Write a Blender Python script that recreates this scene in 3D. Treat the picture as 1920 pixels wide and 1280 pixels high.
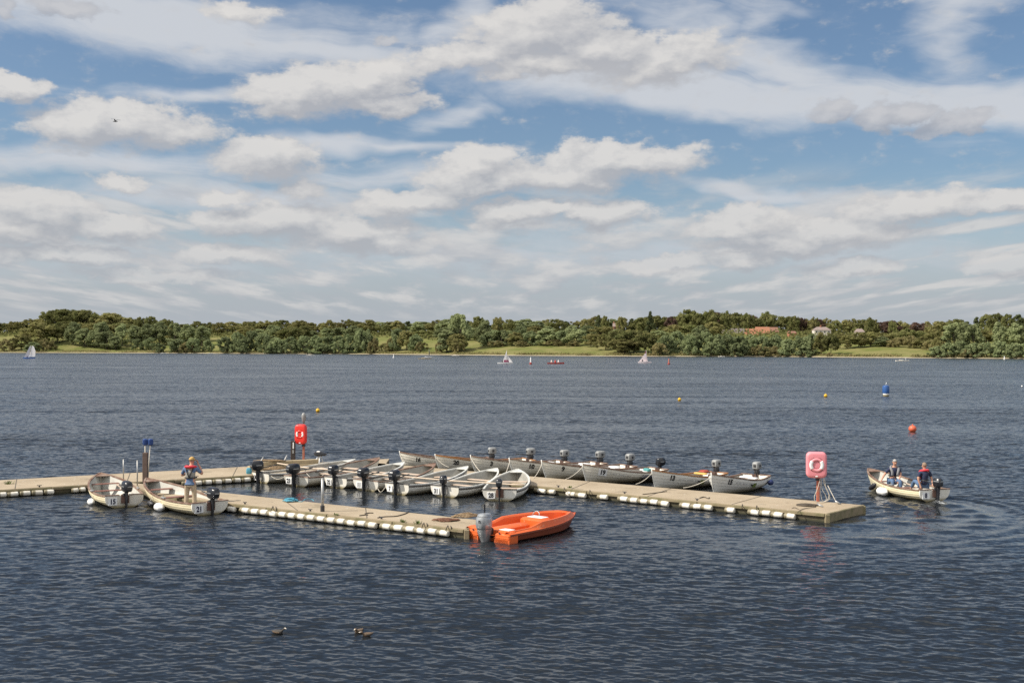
import bpy, bmesh, math, random
import numpy as np
from mathutils import Vector, Matrix
for o in list(bpy.data.objects):
    bpy.data.objects.remove(o, do_unlink=True)
C = bpy.context.scene.collection
R = math.radians
sc = bpy.context.scene

# ------------------------------------------------------------------ camera
CAM_H, FPX = 6.0, 2133.0                      # height above the water; focal length in pixels of the 1920 px photo
cam = bpy.data.cameras.new("camera"); cam.sensor_width = 36.0; cam.lens = 40.0
cam.clip_start = 0.5; cam.clip_end = 9000
camo = bpy.data.objects.new("camera", cam); C.objects.link(camo)
CM = Matrix.Translation((0, 0, CAM_H)) @ Matrix.Rotation(R(90) + math.atan(12 / FPX), 4, 'X') @ Matrix.Rotation(R(0.15), 4, 'Z')
camo.matrix_world = CM
sc.camera = camo

def ray(px, py):
    d = CM.to_3x3() @ Vector(((px - 960) / FPX, -(py - 640) / FPX, -1))
    return d
def at(px, py, z=0.0):                        # point of height z seen at that pixel
    d = ray(px, py); k = (z - CAM_H) / d.z
    return Vector((d.x * k, d.y * k, z))
def atd(px, py, depth):                       # point at that depth (along +Y) seen at that pixel
    d = ray(px, py); k = depth / d.y
    return Vector((d.x * k, d.y * k, CAM_H + d.z * k))

# ------------------------------------------------------------------ light
SUN_EL = R(44)
SH = Vector((-0.974, -0.228, 0)).normalized()          # towards the sun, level
sun = bpy.data.lights.new("sun", 'SUN'); sun.energy = 5.0; sun.angle = R(0.5); sun.color = (1.0, 0.93, 0.82)
suno = bpy.data.objects.new("sun", sun); C.objects.link(suno)
SD = (SH * math.cos(SUN_EL) + Vector((0, 0, math.sin(SUN_EL)))).normalized()
suno.rotation_euler = SD.to_track_quat('Z', 'Y').to_euler()
suno.location = (-40, -10, 60)

sc.view_settings.view_transform = 'Standard'; sc.view_settings.look = 'None'
sc.view_settings.exposure = 0.2; sc.view_settings.gamma = 1.0; sc.view_settings.use_curve_mapping = False
sc.render.film_transparent = False
sc.cycles.max_bounces = 6; sc.cycles.diffuse_bounces = 2; sc.cycles.glossy_bounces = 3; sc.cycles.transmission_bounces = 2
sc.cycles.use_denoising = False

# ------------------------------------------------------------------ node helper
class NT:
    def __init__(self, tree): self.t = tree; self.n = tree.nodes; self.l = tree.links
    def node(self, typ, **kw):
        n = self.n.new(typ)
        for k, v in kw.items(): setattr(n, k, v)
        return n
    def put(self, sock, v):
        if hasattr(v, 'is_output'): self.l.new(v, sock)
        elif v is not None: sock.default_value = v
    def m(self, op, a, b=None, c=None, clamp=False):
        n = self.node('ShaderNodeMath', operation=op, use_clamp=clamp)
        self.put(n.inputs[0], a); self.put(n.inputs[1], b); self.put(n.inputs[2], c)
        return n.outputs[0]
    def vm(self, op, a, b=None):
        n = self.node('ShaderNodeVectorMath', operation=op)
        self.put(n.inputs[0], a); self.put(n.inputs[1], b)
        return n.outputs[1] if op in ('LENGTH', 'DOT_PRODUCT') else n.outputs[0]
    def scale(self, a, s):
        n = self.node('ShaderNodeVectorMath', operation='SCALE'); self.put(n.inputs[0], a); self.put(n.inputs[3], s); return n.outputs[0]
    def xyz(self, x, y, z=0.0):
        n = self.node('ShaderNodeCombineXYZ'); self.put(n.inputs[0], x); self.put(n.inputs[1], y); self.put(n.inputs[2], z); return n.outputs[0]
    def sep(self, v):
        n = self.node('ShaderNodeSeparateXYZ'); self.put(n.inputs[0], v); return n.outputs
    def noise(self, v, scale, detail=3.0, rough=0.5, dist=0.0, color=False, dims='3D'):
        n = self.node('ShaderNodeTexNoise', noise_dimensions=dims); self.put(n.inputs['Vector'], v)
        n.inputs['Scale'].default_value = scale; n.inputs['Detail'].default_value = detail
        n.inputs['Roughness'].default_value = rough; n.inputs['Distortion'].default_value = dist
        return n.outputs[1] if color else n.outputs[0]
    def ss(self, v, a, b, lo=0.0, hi=1.0):
        n = self.node('ShaderNodeMapRange', interpolation_type='SMOOTHSTEP')
        self.put(n.inputs[0], v); self.put(n.inputs[1], a); self.put(n.inputs[2], b); n.inputs[3].default_value = lo; n.inputs[4].default_value = hi
        return n.outputs[0]
    def mix(self, f, a, b):
        n = self.node('ShaderNodeMix', data_type='RGBA')
        self.put(n.inputs[0], f)
        for s, v in ((n.inputs[6], a), (n.inputs[7], b)):
            if isinstance(v, tuple) and len(v) == 3: v = (*v, 1)
            self.put(s, v)
        return n.outputs[2]
    def mapping(self, v, loc, rot, scl):
        n = self.node('ShaderNodeMapping', vector_type='TEXTURE'); self.put(n.inputs[0], v)
        n.inputs[1].default_value = (*loc, 0); n.inputs[2].default_value = (0, 0, rot); n.inputs[3].default_value = (*scl, 1)
        return n.outputs[0]
    def blob(self, v, loc, rot, scl, w=1.0):           # 1 in the centre falling to 0 at the ellipse's rim
        mp = self.mapping(v, loc, rot, scl)
        g = self.node('ShaderNodeTexGradient', gradient_type='SPHERICAL')
        self.put(g.inputs[0], mp)
        return g.outputs[1] if w == 1.0 else self.m('MULTIPLY', g.outputs[1], w)

# ------------------------------------------------------------------ sky: Nishita air with a cloud layer laid out in compass direction and elevation
world = bpy.data.worlds.new("World"); sc.world = world; world.use_nodes = True
W = NT(world.node_tree); W.n.clear()
STR = 0.1
def sk(px, py):
    d = ray(px, py); return (math.atan2(d.x, d.y), d.z / math.hypot(d.x, d.y))
def blobs(nt, v, lst):
    out = None
    for b in lst:
        px, py, rx, ry = b[:4]; rot = b[4] if len(b) > 4 else 0.0; w = b[5] if len(b) > 5 else 1.0
        g = nt.blob(v, sk(px, py), R(rot), (rx * 1.02 / FPX, ry * 1.04 / FPX), w)
        out = g if out is None else nt.m('MAXIMUM', out, g)
    return out
CUM = [  # x, y, half width, half height in pixels of the photo, tilt, weight
    (610, 172, 200, 62, 6), (540, 190, 120, 45, 4), (700, 160, 110, 50, 10), (720, 195, 130, 32),
    (1010, 62, 190, 80, 2), (900, 100, 220, 40, 10, .8), (1120, 95, 170, 62), (1240, 118, 190, 52, 8), (1000, 120, 160, 40), (450, 20, 90, 24, 0, .6),
    (225, 235, 200, 58), (150, 240, 110, 55), (330, 250, 120, 36, 0, .8),
    (500, 300, 120, 48), (430, 365, 80, 20, 0, .8), (560, 350, 70, 40, 0, .7), (225, 340, 50, 22, 0, .8),
    (880, 315, 130, 48, 10), (1160, 300, 210, 40), (1050, 330, 230, 45, 4), (920, 345, 200, 40, 8), (780, 375, 150, 36, 6),
    (60, 395, 150, 52), (200, 425, 110, 38), (30, 430, 170, 40), (520, 415, 190, 46), (650, 430, 170, 40, 5), (730, 455, 130, 32),
    (1130, 398, 110, 36), (960, 400, 120, 30), (1030, 392, 70, 20), (1390, 425, 150, 44), (1540, 440, 220, 40), (1700, 395, 160, 36, 6), (1860, 385, 110, 26, 5), (1450, 455, 200, 30),
    (110, 480, 220, 26), (420, 475, 130, 24), (1250, 495, 110, 22), (1390, 490, 90, 26), (1880, 495, 90, 30), (1600, 495, 130, 22), (300, 515, 200, 18),
    (25, 165, 60, 32),
]
DARK = [(1570, 212, 50, 28), (1660, 222, 60, 34), (1715, 212, 45, 30), (1765, 235, 60, 24), (1815, 228, 50, 28), (730, 78, 34, 12), (120, 15, 90, 22), (10, 20, 30, 22)]
CIR = [  # thin high cloud
    (300, 40, 620, 80, 0, 1.25), (620, 90, 520, 46, -3, .9), (1250, 170, 560, 62, -4, 1.4), (1690, 190, 560, 62, -5, 1.4), (1790, 60, 260, 110, 70, .8), (1480, 120, 420, 60, -25, .95), (1410, 50, 90, 140, 0, .6), (880, 30, 130, 90, 30, .8),
    (330, 165, 230, 24, 3, .9), (640, 262, 240, 26, 0, .9), (860, 195, 150, 42, 30, .75), (780, 270, 260, 20, -4, .7),
    (1440, 352, 260, 22, -6, 1.0), (1640, 380, 380, 30, -3, .9), (200, 310, 520, 40, 0, .95), (420, 380, 520, 44, 0, .95), (760, 330, 400, 40, 0, .8), (1250, 420, 700, 50, 0, .5), (960, 480, 1500, 80, 0, .65),
]
grp = bpy.data.node_groups.new("cumulus_field", 'ShaderNodeTree')
grp.interface.new_socket("P", in_out='INPUT', socket_type='NodeSocketVector')
grp.interface.new_socket("F", in_out='OUTPUT', socket_type='NodeSocketFloat')
grp.interface.new_socket("L", in_out='OUTPUT', socket_type='NodeSocketFloat')
grp.interface.new_socket("D", in_out='OUTPUT', socket_type='NodeSocketFloat')
G = NT(grp); gi = G.node('NodeGroupInput'); go = G.node('NodeGroupOutput')
P = gi.outputs[0]
Pa = G.vm('MULTIPLY', P, (1.0, 1.7, 1.0))
w1 = G.vm('SUBTRACT', G.noise(Pa, 17, 2, 0.5, color=True), (0.5, 0.5, 0.5))
w2 = G.vm('SUBTRACT', G.noise(Pa, 62, 4, 0.62, color=True), (0.5, 0.5, 0.5))
Pw = G.vm('ADD', P, G.vm('ADD', G.vm('MULTIPLY', w1, (0.044, 0.024, 0)), G.vm('MULTIPLY', w2, (0.022, 0.016, 0))))
F0 = blobs(G, Pw, CUM)
nz = G.m('SUBTRACT', G.noise(Pa, 46, 6, 0.58), 0.5)
F = G.m('ADD', F0, G.m('MULTIPLY', nz, 0.75))
G.l.new(F, go.inputs[0])
Dk = G.m('ADD', blobs(G, Pw, DARK), G.m('MULTIPLY', nz, 1.1)); G.l.new(Dk, go.inputs[2])
s = G.sep(P)
ev = G.m('ADD', s[1], 0.05)
q = G.xyz(G.m('DIVIDE', s[0], ev), G.m('MULTIPLY', G.m('LOGARITHM', ev, 2.718), 3.1), 0.37)
lo = G.noise(q, 2.3, 6, 0.55, 0.15)
G.l.new(lo, go.inputs[1])

tc = W.node('ShaderNodeTexCoord')
dx, dy, dz = W.sep(tc.outputs['Generated'])[:3]
az = W.m('ARCTAN2', dx, dy)
hd = W.m('SQRT', W.m('ADD', W.m('MULTIPLY', dx, dx), W.m('MULTIPLY', dy, dy)))
el = W.m('MAXIMUM', W.m('DIVIDE', dz, W.m('MAXIMUM', hd, 0.02)), -0.02)
P = W.xyz(az, el, 0)
nsky = W.node('ShaderNodeTexSky', sky_type='NISHITA'); nsky.sun_disc = False; nsky.sun_elevation = SUN_EL
nsky.sun_rotation = math.atan2(SD.x, SD.y); nsky.altitude = 40; nsky.air_density = 1.0; nsky.dust_density = 1.2; nsky.ozone_density = 1.2
def col(c, k=0.872): return tuple(v * k / STR for v in c)
# air near the horizon is milky
air = W.mix(1.0, nsky.outputs[0], nsky.outputs[0])
bc = W.node('ShaderNodeMix', data_type='RGBA', blend_type='MULTIPLY'); bc.inputs[0].default_value = 1.0
W.l.new(nsky.outputs[0], bc.inputs[6]); bc.inputs[7].default_value = (0.755, 0.83, 0.89, 1)
air = bc.outputs[2]
# thin cloud
Pc = W.mapping(P, (0, 0), R(-7), (1, 1))
wc = W.vm('SUBTRACT', W.noise(W.vm('MULTIPLY', Pc, (1, 2.2, 1)), 7, 3, 0.55, color=True), (0.5, 0.5, 0.5))
Pcw = W.vm('ADD', P, W.vm('MULTIPLY', wc, (0.16, 0.045, 0)))
cb = blobs(W, Pcw, CIR)
wis = W.noise(W.vm('MULTIPLY', W.vm('ADD', Pc, W.vm('MULTIPLY', wc, (0.10, 0.05, 0))), (5.0, 26.0, 1)), 1.0, 6, 0.6, 0.6)
wis2 = W.noise(W.vm('MULTIPLY', P, (1.0, 2.3, 1)), 26, 5, 0.6, 0.4)
cir = W.m('ADD', cb, W.m('ADD', W.m('MULTIPLY', W.m('SUBTRACT', wis, 0.5), 1.25), W.m('MULTIPLY', W.m('SUBTRACT', wis2, 0.5), 0.45)))
cirm = W.m('MULTIPLY', W.m('MULTIPLY', W.ss(cir, 0.02, 0.90), 0.92), W.ss(el, 0.46, 0.31, 0.12, 1.0))
skyc = W.mix(cirm, air, col((0.615, 0.64, 0.68)))
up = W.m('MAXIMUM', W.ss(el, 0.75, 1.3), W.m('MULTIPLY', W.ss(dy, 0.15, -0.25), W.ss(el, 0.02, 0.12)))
skyc = W.mix(W.m('MULTIPLY', up, W.ss(W.noise(P, 2.6, 4, 0.6), 0.30, 0.55, 0.35, 0.95)), skyc, col((0.86, 0.86, 0.86), 1.12))  # bright cloud added out of view, overhead and behind the camera, to fill shadows
hz = W.m('POWER', W.ss(el, 0.15, -0.01), 1.0)
skyc = W.mix(W.m('MULTIPLY', W.ss(el, 0.155, 0.06), 0.5), skyc, col((0.50, 0.55, 0.61)))
skyc = W.mix(W.m('MULTIPLY', W.ss(el, 0.10, 0.0), 0.92), skyc, col((0.425, 0.46, 0.51)))
# cumulus
ga = W.node('ShaderNodeGroup'); ga.node_tree = grp; W.l.new(P, ga.inputs[0])
gb = W.node('ShaderNodeGroup'); gb.node_tree = grp; W.l.new(W.vm('ADD', P, (-0.0085, 0.0125, 0)), gb.inputs[0])
Fa, La, Da = ga.outputs; Fb, Lb, Db = gb.outputs
# distant low rows
lowmask = W.m('MULTIPLY', W.ss(el, 0.012, 0.045), W.ss(el, 0.165, 0.11))
ld = W.m('MULTIPLY', W.ss(La, 0.42, 0.62), lowmask)
ll = W.m('ADD', W.m('MULTIPLY', W.m('SUBTRACT', La, Lb), 3.0), 0.40, clamp=True)
lc = W.mix(ll, col((0.43, 0.455, 0.495)), col((0.645, 0.64, 0.635)))
skyc = W.mix(W.m('MULTIPLY', ld, 0.85), skyc, lc)
cl = W.m('ADD', W.m('MULTIPLY', W.m('SUBTRACT', Fa, Fb), 1.45), 0.34, clamp=True)
soft = W.m('ADD', 0.23, W.m('MULTIPLY', W.m('SUBTRACT', 1.0, cl), 0.34))
cd = W.m('DIVIDE', W.m('SUBTRACT', Fa, 0.0), soft, clamp=True)
cd = W.m('MULTIPLY', W.ss(cd, 0.0, 1.0), 0.92)
fade = W.ss(el, 0.20, 0.05)                            # far clouds lose contrast
c_sh = W.mix(fade, col((0.445, 0.455, 0.485)), col((0.42, 0.44, 0.475)))
c_li = W.mix(fade, col((0.735, 0.715, 0.69)), col((0.65, 0.645, 0.64)))
skyc = W.mix(W.m('MULTIPLY', cd, W.ss(el, 0.04, 0.10, 0.6, 1.0)), skyc, W.mix(cl, c_sh, c_li))
skyc = W.mix(W.m('MULTIPLY', W.ss(Da, 0.12, 0.5), 0.8), skyc, W.mix(W.m('ADD', W.m('MULTIPLY', W.m('SUBTRACT', Da, Db), 0.9), 0.3, clamp=True), col((0.36, 0.385, 0.44)), col((0.56, 0.565, 0.59))))
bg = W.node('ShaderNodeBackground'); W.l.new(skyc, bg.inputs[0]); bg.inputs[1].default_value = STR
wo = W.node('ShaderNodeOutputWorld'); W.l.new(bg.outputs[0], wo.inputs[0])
world.cycles.sampling_method = 'MANUAL'; world.cycles.sample_map_resolution = 512

# ------------------------------------------------------------------ mesh helpers
def tag(o, label=None, cat=None, group=None, kind=None):
    if label: o['label'] = label
    if cat: o['category'] = cat
    if group: o['group'] = group
    if kind: o['kind'] = kind
    return o
def empty(name, loc=(0, 0, 0), rz=0.0, parent=None):
    o = bpy.data.objects.new(name, None); C.objects.link(o)
    o.empty_display_size = 0.2
    o.location = loc; o.rotation_euler = (0, 0, rz)
    if parent: o.parent = parent
    return o
class MB:
    """collects shapes, links them as one mesh object"""
    def __init__(self): self.v = []; self.f = []; self.mi = []; self.k = 0
    def add(self, vs, fs, M=None):
        b = len(self.v)
        for p in vs:
            p = Vector(p); self.v.append(M @ p if M else p)
        for f in fs: self.f.append([i + b for i in f]); self.mi.append(self.k)
        return self
    def box(self, c, s, M=None, bev=0.0):
        x, y, z = s[0] / 2, s[1] / 2, s[2] / 2; b = min(bev, x * .9, y * .9, z * .9)
        T = Matrix.Translation(c); T = M @ T if M else T
        if b <= 0:
            vs = [(i * x, j * y, k * z) for i in (-1, 1) for j in (-1, 1) for k in (-1, 1)]
            return self.add(vs, [(0, 1, 3, 2), (4, 6, 7, 5), (0, 4, 5, 1), (2, 3, 7, 6), (0, 2, 6, 4), (1, 5, 7, 3)], T)
        def ring(ex, ey, zz):
            return [(-ex + b, -ey, zz), (ex - b, -ey, zz), (ex, -ey + b, zz), (ex, ey - b, zz), (ex - b, ey, zz), (-ex + b, ey, zz), (-ex, ey - b, zz), (-ex, -ey + b, zz)]
        rs = [ring(x - b, y - b, -z), ring(x, y, -z + b), ring(x, y, z - b), ring(x - b, y - b, z)]
        return self.loft(rs, T)
    def loft(self, rings, M=None, closed=True, cap=True):
        n = len(rings[0]); vs = [p for r in rings for p in r]; fs = []
        for i in range(len(rings) - 1):
            for j in range(n if closed else n - 1):
                a, b = i * n + j, i * n + (j + 1) % n
                fs.append((a, b, b + n, a + n))
        if cap and closed:
            fs.append(tuple(range(n - 1, -1, -1))); fs.append(tuple((len(rings) - 1) * n + j for j in range(n)))
        return self.add(vs, fs, M)
    def tube(self, pts, r, n=6, M=None, cap=True):
        pts = [Vector(p) for p in pts]; rr = r if isinstance(r, (list, tuple)) else [r] * len(pts)
        rings = []; u = None
        for i, p in enumerate(pts):
            t = (pts[min(i + 1, len(pts) - 1)] - pts[max(i - 1, 0)])
            t = t.normalized() if t.length > 1e-9 else Vector((0, 0, 1))
            if u is None: u = t.orthogonal().normalized()
            u = (u - t * u.dot(t)); u = u.normalized() if u.length > 1e-6 else t.orthogonal().normalized()
            w = t.cross(u)
            rings.append([p + (u * math.cos(2 * math.pi * j / n) + w * math.sin(2 * math.pi * j / n)) * rr[i] for j in range(n)])
        return self.loft(rings, M, cap=cap)
    def lathe(self, prof, n=12, M=None):
        return self.loft([[(r * math.cos(2 * math.pi * j / n), r * math.sin(2 * math.pi * j / n), z) for j in range(n)] for r, z in prof], M)
    def ball(self, c, r, n=12, m=8, M=None):
        r = r if isinstance(r, (list, tuple)) else (r, r, r)
        rings = []
        for i in range(m + 1):
            a = -math.pi / 2 + math.pi * i / m; q = max(math.cos(a), 0.01)
            rings.append([(c[0] + r[0] * q * math.cos(2 * math.pi * j / n), c[1] + r[1] * q * math.sin(2 * math.pi * j / n), c[2] + r[2] * math.sin(a)) for j in range(n)])
        return self.loft(rings, M)
    def build(self, name, mats, parent=None, smooth=False, auto=None):
        me = bpy.data.meshes.new(name); me.from_pydata([tuple(p) for p in self.v], [], self.f)
        for m in (mats if isinstance(mats, (list, tuple)) else [mats]): me.materials.append(m)
        me.polygons.foreach_set('material_index', self.mi)
        if smooth: me.polygons.foreach_set('use_smooth', [True] * len(me.polygons))
        if auto is not None:
            me.polygons.foreach_set('use_smooth', [True] * len(me.polygons))
            bm = bmesh.new(); bm.from_mesh(me)
            for e in bm.edges:
                if len(e.link_faces) == 2 and e.calc_face_angle(0) > auto: e.smooth = False
            bm.to_mesh(me); bm.free()
        me.update()
        o = bpy.data.objects.new(name, me); C.objects.link(o)
        if parent: o.parent = parent
        return o
def np_mesh(name, co, quads, mat, parent=None, smooth=True, attrs=None):
    co = np.asarray(co, np.float32); quads = np.asarray(quads, np.int32)
    me = bpy.data.meshes.new(name); n = quads.shape[1]
    me.vertices.add(len(co)); me.vertices.foreach_set('co', co.ravel())
    me.loops.add(quads.size); me.loops.foreach_set('vertex_index', quads.ravel())
    me.polygons.add(len(quads)); me.polygons.foreach_set('loop_start', np.arange(0, quads.size, n, dtype=np.int32))
    me.polygons.foreach_set('loop_total', np.full(len(quads), n, np.int32))
    me.update(calc_edges=True)
    me.polygons.foreach_set('use_smooth', np.full(len(quads), smooth, bool))
    for k, a in (attrs or {}).items():
        at_ = me.attributes.new(k, 'FLOAT', 'POINT'); at_.data.foreach_set('value', np.asarray(a, np.float32))
    me.materials.append(mat); me.validate()
    o = bpy.data.objects.new(name, me); C.objects.link(o)
    if parent: o.parent = parent
    return o
def copy_tree(o, parent=None):
    c = o.copy(); C.objects.link(c)
    if parent: c.parent = parent
    for ch in list(o.children): copy_tree(ch, c)
    return c

# ------------------------------------------------------------------ materials
MATS = {}
def mat(name, c, rough=0.6, var=0.0, vs=4.0, c2=None, metal=0.0, bump=0.0, bs=20.0, spec=0.5, stain=None, objvar=0.0, coat=0.0, spots=None):
    """c base colour; var/vs/c2: noise blending towards c2; stain=(z0,z1,colour): dirt rising from z0 to z1 (local height)"""
    if name in MATS: return MATS[name]
    m = bpy.data.materials.new(name); m.use_nodes = True; N = NT(m.node_tree); N.n.clear()
    tcn = N.node('ShaderNodeTexCoord'); ob = tcn.outputs['Object']
    inf = N.node('ShaderNodeObjectInfo')
    v = N.vm('ADD', ob, N.scale(N.xyz(inf.outputs['Random'], inf.outputs['Random'], 0), 37.0))
    colr = (*c, 1)
    if var > 0:
        f = N.noise(v, vs, 5, 0.6)
        f = N.m('MULTIPLY', N.ss(f, 0.35, 0.7), var)
        colr = N.mix(f, c, c2 or tuple(x * 0.5 for x in c))
    if stain:
        z = N.sep(ob)[2]
        f = N.m('ADD', z, N.m('MULTIPLY', N.m('SUBTRACT', N.noise(N.vm('MULTIPLY', v, (1, 1, 0.35)), 7, 4, 0.6), 0.5), 0.45 * abs(stain[1] - stain[0]) + 0.02))
        colr = N.mix(N.m('MULTIPLY', N.ss(f, stain[1], stain[0]), stain[3] if len(stain) > 3 else 0.9), colr, stain[2])
    for sp in (spots or ()):                            # scattered marks: (scale, threshold, colour, strength)
        colr = N.mix(N.m('MULTIPLY', N.ss(N.noise(v, sp[0], 3, 0.7), sp[1], sp[1] + .05), sp[3]), colr, sp[2])
    if objvar > 0:
        k = N.m('ADD', 1 - objvar, N.m('MULTIPLY', inf.outputs['Random'], 2 * objvar))
        mm = N.node('ShaderNodeMix', data_type='RGBA', blend_type='MULTIPLY'); mm.inputs[0].default_value = 1
        N.put(mm.inputs[6], colr); N.put(mm.inputs[7], N.xyz(k, k, k)); colr = mm.outputs[2]
    p = N.node('ShaderNodeBsdfPrincipled')
    N.put(p.inputs['Base Color'], colr); p.inputs['Roughness'].default_value = rough; p.inputs['Metallic'].default_value = metal
    p.inputs['Specular IOR Level'].default_value = spec; p.inputs['Coat Weight'].default_value = coat
    if bump > 0:
        b = N.node('ShaderNodeBump'); b.inputs['Strength'].default_value = bump; b.inputs['Distance'].default_value = 0.02
        N.l.new(N.noise(v, bs, 4, 0.6), b.inputs['Height']); N.l.new(b.outputs[0], p.inputs['Normal'])
    o = N.node('ShaderNodeOutputMaterial'); N.l.new(p.outputs[0], o.inputs[0])
    MATS[name] = m; return m

# ------------------------------------------------------------------ water
def seg_mask(x, y, p, q, w):
    p = np.array(p[:2]); q = np.array(q[:2]); d = q - p; L = np.hypot(*d); d = d / L
    t = np.clip((x - p[0]) * d[0] + (y - p[1]) * d[1], 0, L)
    return np.exp(-(((x - p[0] - t * d[0]) ** 2 + (y - p[1] - t * d[1]) ** 2) / w ** 2))
def build_water():
    rng = np.random.default_rng(5)
    az = np.concatenate([np.linspace(-180, -46, 28)[:-1], np.linspace(-46, -29, 60)[:-1], np.linspace(-29, 29, 1400), np.linspace(29, 46, 60)[1:], np.linspace(46, 180, 28)[1:]])
    rs = [0.5, 3, 6, 9, 12, 14, 15.5]; r = 16.4
    while r < 170:
        rs.append(r); r += max(0.034, r * r / (FPX * CAM_H * .5333) * 0.55)
    while r < 1900: rs.append(r); r *= 1.045
    rs += [2300, 3200, 4500]
    rs = np.array(rs); nr, na = len(rs), len(az)
    A, Rr = np.meshgrid(np.radians(az), rs)
    X = Rr * np.sin(A); Y = Rr * np.cos(A)
    sp_r = np.gradient(rs)[:, None] * np.ones_like(A); sp_t = Rr * np.radians(np.gradient(az))[None, :]
    sp = np.sqrt(sp_r ** 2 * 0.75 + sp_t ** 2 * 0.25)
    # where the water lies calm (inside the ring of pontoons) or is stirred by the leaving boat
    ce = at(700, 925); c1 = at(480, 908); c2 = at(930, 955)
    calm = np.maximum.reduce([seg_mask(X, Y, at(430, 905), at(700, 945), 2.6), seg_mask(X, Y, at(560, 915), at(900, 950), 2.6)])
    gust = np.zeros_like(X)
    for k in range(14):
        th = rng.uniform(-0.5, 0.5); lam = rng.uniform(12, 90)
        gust += np.cos(2 * np.pi / lam * (X * np.sin(th) * .45 + Y * np.cos(th)) + rng.uniform(0, 6.28))
    gust = gust / np.sqrt(14 / 2)
    bx, by = at(1752, 940)[:2]
    pts = [at(1768, 943), at(1800, 950), at(1826, 963), at(1815, 976), at(1765, 985), at(1690, 993), at(1590, 1000), at(1440, 1010)]
    wk = np.zeros_like(X)
    for i in range(len(pts) - 1): wk = np.maximum(wk, (1 - .09 * i) * seg_mask(X, Y, pts[i], pts[i + 1], 1.3 + 0.42 * i))
    amp = np.clip(1 + 0.15 * gust, 0.4, 1.7) * (1 - 0.78 * np.clip(calm, 0, 1)) * (1 - 0.94 * np.clip(wk * 1.25, 0, 1))
    Z = np.zeros_like(X); res = np.zeros_like(X)
    nw = 130; lam = np.exp(rng.uniform(np.log(0.08), np.log(0.95), nw)); rms = 0.165
    near = rs < 175; ni = int(near.sum())
    Xn, Yn, spn = X[:ni], Y[:ni], sp[:ni]
    for L in lam:
        th = rng.normal(0.12, 0.62); k = 2 * np.pi / L
        wt = 1.0 / (1 + (L / 0.27) ** 2) ** .55 * (1.0 if L > .12 else .85)
        sl = rms * np.sqrt(2 / nw) * wt * 1.25; a = sl / k
        keep = np.clip((L / spn - 2.2) / 2.2, 0, 1)
        ph = k * (Xn * np.sin(th) + Yn * np.cos(th)) + rng.uniform(0, 6.28)
        ph = ph + 0.35 * np.sin(ph * 0.37 + rng.uniform(0, 6))
        Z[:ni] += a * keep * np.cos(ph); res[:ni] += sl ** 2 / 2 * (1 - keep ** 2); res[ni:] += sl ** 2 / 2
    Z *= amp; rip = np.sqrt(res) * amp
    # wake of the boat: curved ridges spreading behind it
    d = np.hypot(X - bx, Y - by); wk2 = np.zeros_like(X)
    for i in range(len(pts) - 1):
        for off in (-1.0, 1.0):
            o_ = Vector((0, off * (.5 + .16 * i), 0)); wk2 = np.maximum(wk2, (1 - .1 * i) * seg_mask(X, Y, pts[i] + o_, pts[i + 1] + o_ * 1.1, .30 + .05 * i))
    Z += 0.10 * wk2 * (0.6 + 0.4 * np.cos(2 * np.pi / 1.3 * d))
    D = np.full_like(X, 99.0); T_ = np.zeros_like(X)      # wave train running off both sides of the wake
    for i in range(len(pts) - 1):
        p_, q_ = np.array(pts[i][:2]), np.array(pts[i + 1][:2]); L_ = np.hypot(*(q_ - p_)); e_ = (q_ - p_) / L_
        t = np.clip((X - p_[0]) * e_[0] + (Y - p_[1]) * e_[1], 0, L_); dd = np.hypot(X - p_[0] - t * e_[0], Y - p_[1] - t * e_[1])
        T_ = np.where(dd < D, i + t / L_, T_); D = np.minimum(D, dd)
    Z += 0.034 * np.clip(1 - T_ / 7.5, 0, 1) * np.cos(2 * np.pi * D / 0.95 + 0.6 * np.sin(X * .7)) * np.exp(-((D - 1.5 - .35 * T_) / (1.0 + .15 * T_)) ** 2)
    Z += -0.012 * seg_mask(X, Y, (bx, by), at(1800, 952), 0.5)
    Z[rs < 15] = 0
    co = np.stack([X, Y, Z], -1).reshape(-1, 3)
    ii = (np.arange(nr - 1)[:, None] * na + np.arange(na - 1)[None, :]).reshape(-1)
    quads = np.stack([ii, ii + 1, ii + 1 + na, ii + na], -1)
    m = bpy.data.materials.new('lake_water'); m.use_nodes = True; N = NT(m.node_tree); N.n.clear()
    geo = N.node('ShaderNodeNewGeometry'); pos = geo.outputs['Position']
    at_ = N.node('ShaderNodeAttribute', attribute_name='ripple')
    n1 = N.noise(N.vm('MULTIPLY', pos, (0.55, 1.3, 1)), 2.5, 4, 0.62, color=True)
    n2 = N.noise(N.vm('MULTIPLY', pos, (0.035, 0.16, 1)), 1.0, 4, 0.6, color=True)
    n3 = N.noise(N.vm('MULTIPLY', pos, (0.8, 1.4, 1)), 9.0, 2, 0.6, color=True)
    sl = N.vm('ADD', N.scale(N.vm('SUBTRACT', n1, (.5, .5, .5)), 14.0), N.scale(N.vm('SUBTRACT', n2, (.5, .5, .5)), 8.0))
    sl = N.vm('MULTIPLY', N.scale(sl, at_.outputs['Fac']), (1, 1, 0))
    # seen at a glancing angle only the near faces of the small waves show
    ih = N.vm('NORMALIZE', N.vm('MULTIPLY', geo.outputs['Incoming'], (1, 1, 0)))
    cdot = N.vm('DOT_PRODUCT', sl, ih)
    sl = N.vm('ADD', sl, N.scale(ih, N.m('SUBTRACT', N.m('ABSOLUTE', cdot), cdot)))
    fine = N.vm('MULTIPLY', N.scale(N.vm('SUBTRACT', n3, (.5, .5, .5)), 0.24), (1, 1, 0))
    nor = N.vm('NORMALIZE', N.vm('ADD', N.vm('ADD', geo.outputs['Normal'], sl), fine))
    fr = N.node('ShaderNodeAttribute', attribute_name='froth')
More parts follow.
